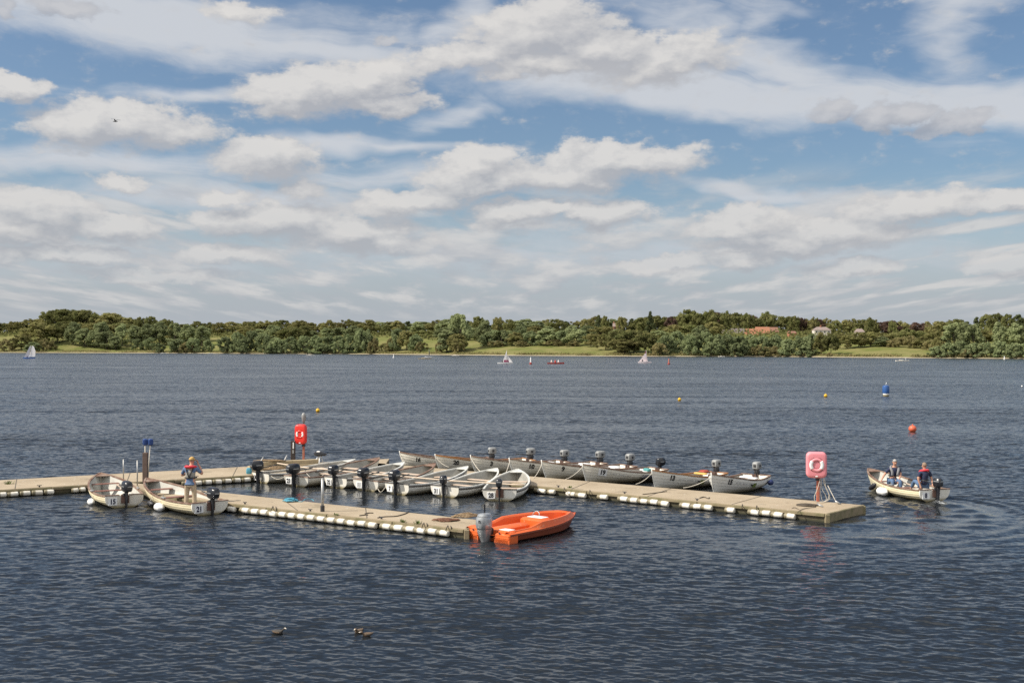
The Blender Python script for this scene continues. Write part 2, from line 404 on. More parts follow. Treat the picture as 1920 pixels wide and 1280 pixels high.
    ff = N.ss(N.m('MULTIPLY', fr.outputs['Fac'], N.noise(pos, 7.0, 4, 0.7)), 0.40, 0.56)
    p = N.node('ShaderNodeBsdfPrincipled'); N.l.new(N.mix(ff, (0.014, 0.017, 0.020), (0.55, 0.57, 0.58)), p.inputs['Base Color'])
    p.inputs['Roughness'].default_value = 0.07; p.inputs['IOR'].default_value = 1.333
    N.l.new(nor, p.inputs['Normal'])
    o = N.node('ShaderNodeOutputMaterial'); N.l.new(p.outputs[0], o.inputs[0])
    w = np_mesh('lake_water', co, quads, m, attrs={'ripple': rip.ravel(), 'froth': (seg_mask(X, Y, at(1755, 941), at(1788, 947), 0.30) * 1.0).ravel()})
    tag(w, kind='structure')
build_water()

# ------------------------------------------------------------------ far shore: land, trees
def prof(tab, x):
    return float(np.interp(x, [t[0] for t in tab], [t[1] for t in tab]))
SHORE = [(-900, 658), (0, 661), (300, 662), (480, 663), (700, 664), (960, 666.5), (1200, 668), (1440, 668.5), (1700, 671), (1920, 672.5), (2800, 678)]
SKYL = [(-900, 600), (0, 603), (40, 600), (80, 592), (100, 579), (130, 577), (170, 583), (200, 587), (240, 594), (255, 602), (300, 597), (330, 600), (380, 603), (430, 600), (480, 597), (540, 598), (600, 601), (680, 598), (740, 597), (800, 599), (850, 593), (900, 597), (1000, 599), (1040, 597), (1125, 593), (1190, 597), (1210, 587), (1230, 592), (1250, 594), (1290, 582), (1330, 583), (1370, 584), (1410, 588), (1437, 586), (1480, 592), (1530, 597), (1600, 598), (1640, 595), (1700, 602), (1740, 601), (1780, 600), (1840, 591), (1880, 588), (1920, 586), (2800, 590)]
def shore_pt(px):
    return at(px, prof(SHORE, px), 0)
RIDGE = 205.0
_h = {}
def hill(px):
    k = round(px / 10)
    if k not in _h:
        tot = 0
        for d in range(-60, 61, 20):
            x = px + d; zt = atd(x, prof(SKYL, x) + 2, shore_pt(x).y + RIDGE).z - 15.5
            tot += zt
        _h[k] = max(6.0, tot / 7) / 0.75
    return _h[k]
def ground_z(px, s):
    return -0.3 + min(s, 4) * 0.22 + hill(px) * (1 - math.exp(-(max(s, 0) / 160) ** 1.3))
def land_pt(px, s):                                    # s metres behind the shoreline, on the sight line of that photo column
    b = shore_pt(px); d = Vector((b.x, b.y, 0)).normalized()
    p = b + d * s; p.z = ground_z(px, s); return p
def build_land():
    xs = np.arange(-900, 2801, 14); ss = [-6, 0, 1.5, 3, 5, 8, 12, 17, 23, 30, 38, 48, 60, 75, 92, 110, 130, 150, 175, 205, 240, 290, 350, 450, 600, 900, 1500, 2600]
    rng = np.random.default_rng(2)
    co = []
    for s_ in ss:
        for x in xs:
            p = land_pt(x, s_ + (0.9 * math.sin(x * .05) + .6 * math.sin(x * .13) if s_ < 4 else 0)); co.append((p.x, p.y, p.z + (rng.uniform(-.25, .25) if s_ > 6 else 0)))
    na = len(xs); ii = (np.arange(len(ss) - 1)[:, None] * na + np.arange(na - 1)[None, :]).reshape(-1)
    quads = np.stack([ii, ii + 1, ii + 1 + na, ii + na], -1)
    m = bpy.data.materials.new('meadow'); m.use_nodes = True; N = NT(m.node_tree); N.n.clear()
    geo = N.node('ShaderNodeNewGeometry'); pos = geo.outputs['Position']; z = N.sep(pos)[2]
    g = N.mix(N.ss(N.noise(pos, 0.045, 5, 0.65), 0.38, 0.62), (0.125, 0.140, 0.038), (0.195, 0.178, 0.070))
    g = N.mix(N.m('MULTIPLY', N.ss(N.noise(pos, 0.35, 4, 0.7), 0.5, 0.68), 0.4), g, (0.065, 0.080, 0.024))
    b = N.ss(N.m('ADD', z, N.m('MULTIPLY', N.noise(pos, 0.3, 3), 0.4)), 0.95, 0.6)
    g = N.mix(b, g, (0.34, 0.29, 0.21))
    p = N.node('ShaderNodeBsdfPrincipled'); N.l.new(g, p.inputs['Base Color']); p.inputs['Roughness'].default_value = 0.95; p.inputs['Specular IOR Level'].default_value = 0.1
    o = N.node('ShaderNodeOutputMaterial'); N.l.new(p.outputs[0], o.inputs[0])
    w = np_mesh('far_shore_land', co, quads, m); tag(w, kind='structure')
build_land()

def leaf_mat(name, c, c2):
    m = bpy.data.materials.new(name); m.use_nodes = True; N = NT(m.node_tree); N.n.clear()
    inf = N.node('ShaderNodeObjectInfo'); geo = N.node('ShaderNodeNewGeometry')
    f = N.noise(geo.outputs['Position'], 0.22, 3, 0.7)
    cc = N.mix(N.ss(f, 0.35, 0.65), c, c2)
    k = N.m('ADD', 0.72, N.m('MULTIPLY', inf.outputs['Random'], 0.56))
    mm = N.node('ShaderNodeMix', data_type='RGBA', blend_type='MULTIPLY'); mm.inputs[0].default_value = 1
    N.put(mm.inputs[6], cc); N.put(mm.inputs[7], N.xyz(k, k, k))
    d = N.node('ShaderNodeBsdfDiffuse'); N.l.new(mm.outputs[2], d.inputs[0]); d.inputs[1].default_value = 0.5
    t = N.node('ShaderNodeBsdfTranslucent'); N.l.new(mm.outputs[2], t.inputs[0])
    ms = N.node('ShaderNodeMixShader'); ms.inputs[0].default_value = 0.38; N.l.new(d.outputs[0], ms.inputs[1]); N.l.new(t.outputs[0], ms.inputs[2])
    o = N.node('ShaderNodeOutputMaterial'); N.l.new(ms.outputs[0], o.inputs[0]); return m
LEAF = {'oak': leaf_mat('oak_leaves', (0.152, 0.169, 0.061), (0.246, 0.239, 0.101)),
        'round': leaf_mat('ash_leaves', (0.197, 0.198, 0.072), (0.292, 0.263, 0.116)),
        'poplar': leaf_mat('poplar_leaves', (0.234, 0.269, 0.129), (0.318, 0.349, 0.176)),
        'willow': leaf_mat('willow_leaves', (0.191, 0.230, 0.107), (0.292, 0.330, 0.169)),
        'dark': leaf_mat('pine_needles', (0.090, 0.110, 0.053), (0.145, 0.162, 0.074)),
        'copper': leaf_mat('copper_leaves', (0.108, 0.076, 0.062), (0.166, 0.106, 0.080)),
        'bush': leaf_mat('bush_leaves', (0.217, 0.208, 0.088), (0.319, 0.269, 0.133))}
bark = mat('bark', (0.07, 0.055, 0.04), 0.9, 0.5, 3.0)
ICO = bmesh.new(); bmesh.ops.create_icosphere(ICO, subdivisions=1, radius=1)
ICO_V = np.array([v.co[:] for v in ICO.verts]); ICO.verts.index_update(); ICO_F = np.array([[v.index for v in f.verts] for f in ICO.faces]); ICO.free()
def crown_mesh(name, seed, kind):
    """a unit-height crown (z 0..1): clumps of leaf faces spread through an uneven envelope"""
    rng = np.random.default_rng(seed)
    shape = {'oak': (0.50, 0.16, 44, 0.13), 'round': (0.40, 0.14, 40, 0.125), 'poplar': (0.27, 0.12, 40, 0.10), 'willow': (0.52, 0.0, 48, 0.125), 'dark': (0.30, 0.08, 40, 0.10), 'copper': (0.36, 0.12, 36, 0.12), 'bush': (0.75, 0.0, 36, 0.17)}[kind]
    rx, z0, n, cr = shape
    lob = rng.uniform(0, 6.28, 6)
    V = []; F = []; nv = 0
    cs = []
    for i in range(n):
        zz = rng.uniform(0.02, 1) ** (0.85 if kind != 'dark' else 1.2)
        if kind in ('oak', 'round', 'copper'): w = math.sqrt(max(0, 1 - (2 * zz - 0.9) ** 2 / 1.25))
        elif kind == 'poplar': w = math.sqrt(max(0, 1 - (2 * zz - 0.86) ** 2 / 1.3))
        elif kind == 'dark': w = max(0.08, (1 - zz) ** 0.7)
        else: w = math.sqrt(max(0, 1 - (zz * 0.97) ** 2.2))
        a = rng.uniform(0, 6.283); ww = w * (1 + 0.22 * math.sin(2 * a + lob[0]) + 0.16 * math.sin(3 * a + lob[1] + 4 * zz))
        rr = rx * ww * (rng.uniform(0.15, 1) ** 0.45)
        c = cr * rng.uniform(0.65, 1.2) * (0.75 if zz > 0.85 else 1)
        cs.append((rr * math.cos(a), rr * math.sin(a), z0 + (1 - z0 - cr * 0.6) * zz, c))
    for (x, y, z, c) in cs:
        if z < c * .5: z = c * .5
        jit = ICO_V * rng.uniform(0.8, 1.1, (len(ICO_V), 1))
        V.append(jit * c * np.array([0.8, 0.8, 0.72]) + (x, y, z)); F.append(np.concatenate([ICO_F, ICO_F[:, 2:]], 1) + nv); nv += len(ICO_V)
        m = 46
        d = rng.normal(size=(m, 3)); d[:, 2] = d[:, 2] * 0.9 + 0.2; d /= np.linalg.norm(d, axis=1)[:, None]
        p = np.array([x, y, z]) + d * c * rng.uniform(0.78, 1.22, (m, 1)) * np.array([1, 1, 0.9])
        nrm = d + rng.normal(scale=0.36, size=(m, 3)); nrm /= np.linalg.norm(nrm, axis=1)[:, None]
        t = np.cross(nrm, rng.normal(size=(m, 3))); t /= np.linalg.norm(t, axis=1)[:, None]; b = np.cross(nrm, t)
        sz = rng.uniform(0.014, 0.032, (m, 1)) * (1.3 if kind in ('bush', 'willow') else 1)
        q = np.stack([p - t * sz - b * sz * .6, p + t * sz - b * sz * .8, p + t * sz * .7 + b * sz, p - t * sz * .9 + b * sz * .7], 1).reshape(-1, 3)
        V.append(q); F.append(np.arange(m * 4).reshape(m, 4) + nv); nv += m * 4
    V = np.concatenate(V); F = np.concatenate(F)
    me = bpy.data.meshes.new(name)
    me.from_pydata(V.tolist(), [], [list(dict.fromkeys(f)) for f in F.tolist()])
    me.materials.append(LEAF[kind]); me.update(); return me
def trunk_mesh(name, seed, kind):
    rng = random.Random(seed); b = MB(); th = {'oak': .55, 'round': .6, 'poplar': .8, 'willow': .4, 'dark': .85, 'copper': .6, 'bush': .3}[kind]
    b.tube([(0, 0, -0.06), (0.004, 0, .03), (.01, .006, th * .5), (0, .01, th)], [.028, .02, .015, .005], 7)
    for i in range(5):
        a = rng.uniform(0, 6.28); z = rng.uniform(.18, th * .8); l = rng.uniform(.12, .26)
        b.tube([(.004, 0, z), (l * .5 * math.cos(a), l * .5 * math.sin(a), z + l * .45), (l * math.cos(a), l * math.sin(a), z + l * .8)], [.011, .007, .003], 5)
    me = bpy.data.meshes.new(name); me.from_pydata([tuple(p) for p in b.v], [], b.f); me.materials.append(bark); me.update(); return me
PROTO = {}
for k, (kind, cnt) in enumerate((('oak', 4), ('round', 4), ('poplar', 3), ('willow', 4), ('dark', 2), ('copper', 1), ('bush', 3))):
    PROTO[kind] = [(crown_mesh('crown', 100 * k + i, kind), trunk_mesh('trunk', 70 * k + i, kind)) for i in range(cnt)]
TREES = []                                             # (px, row, kind, object) for the labels
trng = random.Random(11)
def tree(px, s, top=None, height=None, kind='round', width=None, row='back', tilt=0.0):
    p = land_pt(px, s)
    if top is not None: height = max(2.5, atd(px, top, p.y).z - p.z)
    cm, tm = trng.choice(PROTO[kind])
    name = {'oak': 'oak_tree', 'round': 'broadleaf_tree', 'poplar': 'poplar_tree', 'willow': 'willow_tree', 'dark': 'pine_tree', 'copper': 'copper_beech_tree', 'bush': 'bush'}[kind]
    e = empty(name, (p.x, p.y, p.z - 0.1), trng.uniform(0, 6.28))
    base = {'oak': .52, 'round': .42, 'poplar': .28, 'willow': .54, 'dark': .3, 'copper': .38, 'bush': .78}[kind] * 2
    sx = height * (width * p.y / FPX / (base * height) if width else trng.uniform(0.9, 1.15))
    e.scale = (sx, sx, height)
    for nm, me in (('crown', cm), ('trunk', tm)):
        o = bpy.data.objects.new(nm, me); C.objects.link(o); o.parent = e
    TREES.append((px, row, kind, e)); return e
# skyline
x = -30
while x < 1960:
    step = trng.uniform(15, 21)
    if x < 80: kd = trng.choice(['round', 'oak'])
    elif x < 250: kd = trng.choice(['oak', 'round', 'round'])
    elif x < 700: kd = trng.choice(['oak', 'oak', 'round', 'round'])
    elif x < 1200: kd = trng.choice(['oak', 'round', 'round', 'dark', 'poplar'])
    elif x < 1490: kd = trng.choice(['oak', 'oak', 'oak', 'copper', 'round'])
    elif x < 1780: kd = trng.choice(['oak', 'round', 'round', 'oak', 'copper'])
    else: kd = trng.choice(['dark', 'dark', 'oak'])
    tree(x, RIDGE + trng.uniform(-22, 30), top=prof(SKYL, x) + trng.uniform(-1.5, 6), kind=kd, width=trng.uniform(28, 44) if kd != 'dark' else trng.uniform(18, 25))
    x += step
# tall ones that break the skyline
for px, top, w, kd in ((262, 594, 22, 'oak'), (283, 592, 26, 'oak'), (314, 597, 22, 'oak'), (856, 588, 30, 'poplar'), (895, 592, 26, 'oak'), (934, 593, 26, 'round'), (1122, 590, 20, 'dark'), (1134, 592, 18, 'oak'), (1163, 594, 16, 'round'), (1219, 583, 20, 'dark'), (1204, 594, 40, 'oak'), (1258, 592, 26, 'copper'), (1288, 579, 38, 'oak'), (1310, 585, 24, 'oak'), (1331, 580, 36, 'oak'), (1360, 582, 24, 'oak'), (1379, 585, 26, 'oak'), (1402, 586, 30, 'oak'), (1437, 583, 30, 'oak'), (1489, 591, 22, 'oak'), (1505, 594, 14, 'copper'), (1527, 593, 18, 'round'), (1632, 594, 26, 'oak'), (1674, 598, 16, 'oak'), (130, 577, 60, 'oak'), (100, 581, 44, 'oak'), (160, 580, 46, 'oak'), (205, 587, 60, 'round')):
    tree(px, RIDGE + trng.uniform(-34, -12), top=top, kind=kd, width=w, row='tall')
# middle belt, leaving the meadows open
def in_any(x, spans): return any(a <= x <= b for a, b in spans)
x = -20
while x < 1950:
    step = trng.uniform(21, 30)
    if not in_any(x, [(-20, 36), (392, 436), (688, 772), (1342, 1498), (1516, 1568), (1600, 1626)]):
        top = 612 + trng.uniform(-4, 8) if x < 1200 else 618 + trng.uniform(-6, 6)
        if 90 < x < 250: top = 600 + trng.uniform(-2, 8)
        if 1240 < x < 1345: top = 606 + trng.uniform(-4, 6)
        kd = trng.choice(['round', 'round', 'oak', 'poplar'] if x < 1700 else ['round', 'oak', 'bush'])
        if 245 < x < 400 or 800 < x < 1180: kd = trng.choice(['poplar', 'poplar', 'round', 'willow'])
        tree(x, trng.uniform(100, 150), top=top, kind=kd, width=trng.uniform(32, 48) if kd != 'poplar' else trng.uniform(24, 34), row='middle')
    x += step
FRONT = [  # px, top, base distance behind the shore, width px, kind
    (12, 634, 14, 36, 'bush'), (40, 626, 22, 40, 'round'), (75, 604, 48, 62, 'round'), (108, 603, 62, 44, 'oak'), (88, 634, 16, 40, 'bush'), (60, 640, 8, 30, 'willow'),
    (137, 603, 46, 30, 'poplar'), (158, 614, 38, 30, 'poplar'), (190, 602, 48, 30, 'poplar'), (200, 620, 26, 34, 'poplar'), (176, 618, 34, 24, 'poplar'), (229, 605, 46, 26, 'poplar'), (216, 628, 24, 26, 'poplar'),
    (252, 610, 60, 28, 'poplar'), (275, 606, 62, 30, 'poplar'), (300, 603, 64, 32, 'poplar'), (328, 604, 64, 32, 'poplar'), (352, 607, 64, 28, 'poplar'), (378, 612, 62, 26, 'poplar'), (258, 634, 26, 24, 'willow'), (282, 632, 24, 26, 'willow'),
    (298, 643, 5, 24, 'willow'), (334, 634, 7, 38, 'willow'), (362, 632, 8, 36, 'willow'), (390, 636, 12, 24, 'willow'), (350, 640, 4, 30, 'bush'),
    (424, 630, 7, 32, 'willow'), (446, 622, 10, 34, 'willow'), (470, 618, 14, 36, 'willow'), (455, 634, 4, 30, 'willow'), (498, 624, 12, 34, 'willow'), (520, 632, 5, 36, 'willow'), (545, 630, 7, 34, 'willow'), (570, 628, 8, 36, 'willow'), (592, 628, 6, 34, 'willow'), (614, 629, 6, 32, 'willow'), (635, 628, 7, 34, 'willow'), (655, 626, 9, 32, 'willow'), (676, 614, 8, 30, 'willow'), (690, 616, 10, 34, 'willow'), (700, 632, 5, 26, 'bush'), (510, 640, 3, 30, 'willow'), (604, 642, 3, 30, 'willow'),
    (744, 614, 30, 30, 'willow'), (762, 620, 32, 34, 'round'), (780, 626, 30, 34, 'willow'), (735, 632, 26, 28, 'bush'), (722, 642, 18, 22, 'bush'), (790, 640, 22, 24, 'bush'),
    (838, 618, 22, 42, 'poplar'), (862, 588, 30, 38, 'poplar'), (856, 626, 20, 42, 'round'), (826, 640, 18, 24, 'bush'), (860, 640, 14, 22, 'bush'),
    (908, 598, 74, 28, 'poplar'), (916, 622, 68, 34, 'willow'), (940, 618, 72, 36, 'poplar'), (966, 622, 76, 36, 'round'), (994, 620, 80, 38, 'willow'), (1024, 616, 82, 38, 'poplar'), (1054, 618, 80, 36, 'willow'), (1082, 616, 76, 34, 'poplar'), (1108, 624, 66, 26, 'round'), (930, 638, 62, 30, 'bush'), (978, 638, 70, 30, 'bush'), (1040, 636, 74, 40, 'bush'), (1075, 638, 70, 30, 'bush'),
    (1135, 625, 44, 34, 'round'), (1160, 617, 26, 54, 'oak'), (1188, 618, 22, 54, 'oak'), (1172, 634, 12, 60, 'round'), (1215, 622, 18, 36, 'oak'),
    (1236, 642, 5, 30, 'bush'), (1248, 626, 12, 36, 'willow'), (1268, 619, 18, 36, 'willow'), (1292, 626, 10, 36, 'willow'), (1304, 614, 20, 26, 'poplar'), (1320, 620, 14, 34, 'willow'), (1345, 626, 10, 36, 'willow'), (1366, 625, 12, 36, 'willow'), (1388, 628, 8, 36, 'willow'), (1410, 627, 10, 36, 'willow'), (1432, 628, 8, 36, 'willow'), (1455, 626, 12, 34, 'willow'), (1334, 640, 3, 34, 'willow'), (1380, 642, 3, 34, 'willow'), (1424, 646, 3, 40, 'bush'), (1450, 648, 3, 40, 'bush'), (1476, 634, 6, 34, 'willow'), (1496, 628, 8, 36, 'willow'), (1520, 625, 12, 36, 'willow'), (1540, 623, 14, 30, 'round'), (1558, 624, 14, 34, 'oak'), (1508, 648, 3, 36, 'willow'),
    (1588, 628, 64, 36, 'round'), (1610, 621, 74, 36, 'round'), (1632, 622, 84, 34, 'round'), (1652, 630, 86, 30, 'poplar'), (1670, 637, 86, 30, 'bush'),
    (1684, 632, 84, 34, 'bush'), (1704, 628, 82, 38, 'bush'), (1728, 630, 76, 36, 'round'), (1748, 636, 62, 36, 'bush'), (1762, 630, 32, 30, 'round'),
    (1788, 603, 34, 36, 'poplar'), (1806, 602, 36, 32, 'poplar'), (1824, 606, 34, 32, 'poplar'), (1872, 602, 36, 30, 'poplar'), (1904, 606, 34, 34, 'poplar'), (1930, 608, 34, 30, 'poplar'),
    (1756, 648, 4, 32, 'willow'), (1778, 642, 6, 36, 'willow'), (1802, 638, 8, 36, 'willow'), (1826, 642, 6, 34, 'willow'), (1850, 640, 7, 36, 'willow'), (1876, 638, 8, 36, 'willow'), (1902, 642, 5, 36, 'willow'), (1926, 640, 6, 34, 'willow'), (1812, 654, 3, 26, 'bush'), (1555, 660, 4, 14, 'bush'),
]
for px, top, s_, w, kd in FRONT:
    tree(px, s_, top=top, kind=kd, width=w, row='front')
# undergrowth that fills the wood, and the reeds along the shore: masses nobody could count
def leaf_mass(name, pts, sizes, matl, hmul=1.0):
    rng = np.random.default_rng(8); n = len(pts); pts = np.array(pts); sz = np.array(sizes)[:, None]
    d = rng.normal(size=(n, 3)); d[:, 2] = np.abs(d[:, 2]) + .3; d /= np.linalg.norm(d, axis=1)[:, None]
    t = np.cross(d, rng.normal(size=(n, 3))); t /= np.linalg.norm(t, axis=1)[:, None]; b = np.cross(d, t)
    q = np.stack([pts - t * sz - b * sz * .7, pts + t * sz * .8 - b * sz, pts + t * sz + b * sz * .8, pts - t * sz * .7 + b * sz], 1).reshape(-1, 3)
    o = np_mesh(name, q, np.arange(n * 4).reshape(n, 4), matl, smooth=False); return tag(o, kind='stuff')
pts = []; szs = []
OPEN = [(-20, 40), (395, 440), (688, 900), (905, 1200), (1560, 1750)]
for i in range(26000):
    px = trng.uniform(-60, 1980); s_ = trng.uniform(60, 215)
    if in_any(px, OPEN) and s_ < 118: continue
    if in_any(px, [(-20, 36), (392, 436), (700, 760), (1840, 1862)]) and s_ < 150: continue
    p = land_pt(px, s_); p.z += trng.uniform(0, 1) ** 1.6 * 5.0; pts.append(p[:]); szs.append(trng.uniform(.5, 1.0))
for i in range(12000):
    px = trng.uniform(-60, 1980); p = land_pt(px, trng.uniform(195, 262)); p.z += trng.uniform(0, 1) * 8.5; pts.append(p[:]); szs.append(trng.uniform(.6, 1.1))
leaf_mass('woodland_undergrowth', pts, szs, LEAF['oak'])['label'] = 'dark undergrowth filling the wood between the trunks on the far shore'
pts = []; szs = []
for i in range(16000):
    px = trng.uniform(-60, 1980); s_ = trng.uniform(3, 9 + 3 * math.sin(px * .05))
    if math.sin(px * .11) + math.sin(px * .043 + 1) + trng.uniform(-1, 1) < -0.9: continue
    p = land_pt(px, s_); p.z += trng.uniform(0, 1) ** 1.5 * 1.5; pts.append(p[:]); szs.append(trng.uniform(.25, .5))
leaf_mass('shore_reeds', pts, szs, LEAF['bush'])['label'] = 'low olive reeds and scrub along the pale far beach'

# every tree gets its own description: what it is, where it stands, counted from something one can find
def label_trees():
    LM = [(-100, 'the left picture edge'), (58, 'the blue hulled dinghy'), (160, 'the round hilltop wood'), (306, 'the far left moored boat'), (414, 'the small left meadow'), (582, 'the boat under the willows'), (725, 'the field beside the willows'), (856, 'the tall middle poplar'), (947, 'the maroon sailed dinghy'), (1042, 'the red rescue boat'), (1209, 'the pink sailed dinghy'), (1353, 'the white cottage'), (1430, 'the orange barn'), (1542, 'the white house'), (1640, 'the right hand meadow'), (1692, 'the boat off the right meadow'), (1806, 'the right hand poplars'), (1930, 'the right picture edge')]
    look = {'oak': 'dark oak', 'round': 'green broadleaf tree', 'poplar': 'pale poplar', 'willow': 'grey green willow', 'dark': 'dark pine', 'copper': 'purple copper beech', 'bush': 'olive bush'}
    rowt = {'back': 'on the skyline', 'tall': 'standing tall on the skyline', 'middle': 'in the middle belt', 'front': 'near the shore'}
    grp_ = {'oak': 'oaks on the far shore', 'round': 'broadleaf trees on the far shore', 'poplar': 'poplars on the far shore', 'willow': 'willows on the far shore', 'dark': 'pines on the far shore', 'copper': 'copper beeches on the far shore', 'bush': 'bushes on the far shore'}
    words = ['nearest', 'second', 'third', 'fourth', 'fifth', 'sixth', 'seventh', 'eighth', 'ninth', 'tenth', 'eleventh', 'twelfth']
    sets = {}
    for (px, row, kd, e) in TREES:
        i = min(range(len(LM)), key=lambda j: abs(LM[j][0] - px)); side = 'left' if px < LM[i][0] else 'right'
        sets.setdefault((row, kd, i, side), []).append((abs(px - LM[i][0]), e))
    for (row, kd, i, side), lst in sets.items():
        lst.sort(key=lambda t: t[0])
        for n, (d, e) in enumerate(lst):
            pre = '' if len(lst) == 1 else words[n] + ' '
            where = 'above' if row in ('back', 'tall') else 'behind'
            nm = LM[i][1]
            tag(e, f'{pre}{look[kd]} {rowt[row]}, {side} of {nm}', 'bush' if kd == 'bush' else 'tree', grp_[kd])
label_trees()

# ------------------------------------------------------------------ materials of the harbour things
M_cream = mat('cream_hull', (0.72, 0.64, 0.44), 0.45, 0.35, 2.2, (0.56, 0.47, 0.29), stain=(-0.02, 0.20, (0.16, 0.12, 0.035), 0.85), objvar=0.04)
M_greyhull = mat('weathered_hull', (0.76, 0.72, 0.62), 0.5, 0.45, 1.8, (0.60, 0.55, 0.44), stain=(-0.02, 0.42, (0.24, 0.17, 0.06), 0.85), objvar=0.06)
M_whull = mat('pale_grey_hull', (0.74, 0.72, 0.66), 0.45, 0.4, 1.8, (0.58, 0.56, 0.49), stain=(-0.02, 0.30, (0.27, 0.22, 0.10), 0.8), objvar=0.05)
M_transom = mat('white_transom', (0.87, 0.84, 0.76), 0.45, 0.4, 3.0, (0.74, 0.64, 0.44), stain=(0.0, 0.16, (0.22, 0.17, 0.05), 0.9))
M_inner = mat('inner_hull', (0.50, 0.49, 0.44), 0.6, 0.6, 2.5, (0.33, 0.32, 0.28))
M_innerg = mat('shaded_inner_hull', (0.33, 0.32, 0.285), 0.7, 0.7, 2.5, (0.20, 0.19, 0.165))  # darker copy of the inner hull, interior shade put into the colour
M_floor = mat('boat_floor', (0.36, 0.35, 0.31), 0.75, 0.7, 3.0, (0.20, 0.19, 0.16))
M_wood = mat('gunwale_wood', (0.155, 0.08, 0.05), 0.6, 0.75, 4.0, (0.34, 0.26, 0.20))
M_varn = mat('varnished_wood', (0.36, 0.16, 0.05), 0.4, 0.5, 4.0, (0.25, 0.11, 0.04))
M_darkg = mat('dark_gunwale', (0.06, 0.055, 0.05), 0.6, 0.5, 6.0, (0.14, 0.12, 0.10))
M_whiteg = mat('white_gunwale', (0.62, 0.62, 0.58), 0.5, 0.6, 5.0, (0.36, 0.35, 0.32))
M_thwart = mat('thwart_wood', (0.58, 0.46, 0.36), 0.6, 0.6, 6.0, (0.42, 0.31, 0.23))
M_thwartr = mat('red_brown_thwart', (0.20, 0.085, 0.062), 0.55, 0.5, 6.0, (0.30, 0.17, 0.125))
M_pad = mat('motor_board', (0.16, 0.085, 0.06), 0.7, 0.5, 6.0, (0.07, 0.05, 0.045))
M_padg = mat('grey_motor_board', (0.24, 0.23, 0.21), 0.7, 0.5, 6.0, (0.15, 0.14, 0.13))
M_plate = mat('number_plate_white', (0.80, 0.80, 0.79), 0.4, 0.2, 8.0, (0.70, 0.69, 0.66))
M_num = mat('number_navy', (0.012, 0.015, 0.045), 0.5)
M_numk = mat('number_black', (0.02, 0.02, 0.022), 0.5)
M_faint = mat('faded_lettering', (0.30, 0.31, 0.34), 0.6)
M_green = mat('olive_sticker', (0.20, 0.24, 0.05), 0.5, 0.6, 30, (0.08, 0.13, 0.05))
M_black = mat('motor_black', (0.014, 0.015, 0.019), 0.28, 0.25, 6.0, (0.05, 0.05, 0.055))
M_mgrey = mat('motor_grey', (0.27, 0.275, 0.27), 0.45, 0.6, 8.0, (0.16, 0.16, 0.155))
M_silver = mat('motor_silver', (0.40, 0.415, 0.42), 0.28, 0.45, 6.0, (0.20, 0.205, 0.21), metal=0.4)
M_dark = mat('dark_metal', (0.035, 0.035, 0.038), 0.45)
M_steel = mat('galvanised_steel', (0.42, 0.42, 0.41), 0.45, 0.5, 6.0, (0.30, 0.30, 0.29), metal=0.5)
M_white = mat('white_plastic', (0.82, 0.80, 0.76), 0.4, 0.35, 9.0, (0.66, 0.60, 0.48), stain=(-0.12, -0.04, (0.25, 0.2, 0.09), 0.7))
M_fender = mat('white_fender', (0.84, 0.83, 0.81), 0.35, 0.2, 6.0, (0.7, 0.67, 0.6))
M_fendk = mat('black_fender', (0.022, 0.022, 0.025), 0.5)
M_bluebag = mat('blue_fender', (0.02, 0.035, 0.12), 0.6)
M_rope = mat('pale_rope', (0.62, 0.57, 0.48), 0.85, 0.5, 30, (0.45, 0.40, 0.32))
M_roped = mat('dark_rope', (0.085, 0.068, 0.05), 0.9, 0.5, 30, (0.05, 0.04, 0.03))
M_ropeb = mat('turquoise_rope', (0.06, 0.26, 0.36), 0.7, 0.5, 20, (0.12, 0.38, 0.46))
M_ropebr = mat('brown_rope', (0.27, 0.19, 0.11), 0.9, 0.7, 16, (0.12, 0.085, 0.05))
M_rust = mat('rusty_chain', (0.17, 0.075, 0.04), 0.85, 0.7, 18, (0.07, 0.04, 0.028))


def text_mesh(txt, size, thick=0.004, bold=0.0):
    cu = bpy.data.curves.new('t', 'FONT'); cu.body = txt; cu.size = size; cu.extrude = thick; cu.align_x = 'CENTER'; cu.align_y = 'CENTER'; cu.offset = bold
    cu.resolution_u = 4
    ob = bpy.data.objects.new('t', cu); C.objects.link(ob)
    dg = bpy.context.evaluated_depsgraph_get(); me = bpy.data.meshes.new_from_object(ob.evaluated_get(dg))
    bpy.data.objects.remove(ob); bpy.data.curves.remove(cu); return me
def put_text(name, txt, size, M, m, parent, bold=0.0, sx=0.82):
    me = text_mesh(txt, size, 0.003, bold); me.name = name
    me.transform(M @ Matrix.Diagonal((sx, 1, 1, 1))); me.materials.clear(); me.materials.append(m)
    o = bpy.data.objects.new(name, me); C.objects.link(o); o.parent = parent; return o
def frame(o, x, y):                                   # x: text direction, y: up
    x = Vector(x).normalized(); y = Vector(y); y = (y - x * y.dot(x)).normalized(); z = x.cross(y)
    M = Matrix((x, y, z)).transposed().to_4x4(); M.translation = Vector(o); return M
def smooth_pts(pts, k=5):
    pts = [Vector(p) for p in pts]; out = []
    for i in range(len(pts) - 1):
        p0, p1, p2, p3 = pts[max(i - 1, 0)], pts[i], pts[i + 1], pts[min(i + 2, len(pts) - 1)]
        for j in range(k):
            t = j / k
            out.append(0.5 * ((2 * p1) + (p2 - p0) * t + (2 * p0 - 5 * p1 + 4 * p2 - p3) * t * t + (3 * p1 - p0 - 3 * p2 + p3) * t ** 3))
    return out + [pts[-1]]
def sag(a, b, d, n=6):
    a, b = Vector(a), Vector(b)
    return [a.lerp(b, i / n) - Vector((0, 0, 4 * d * (i / n) * (1 - i / n))) for i in range(n + 1)]
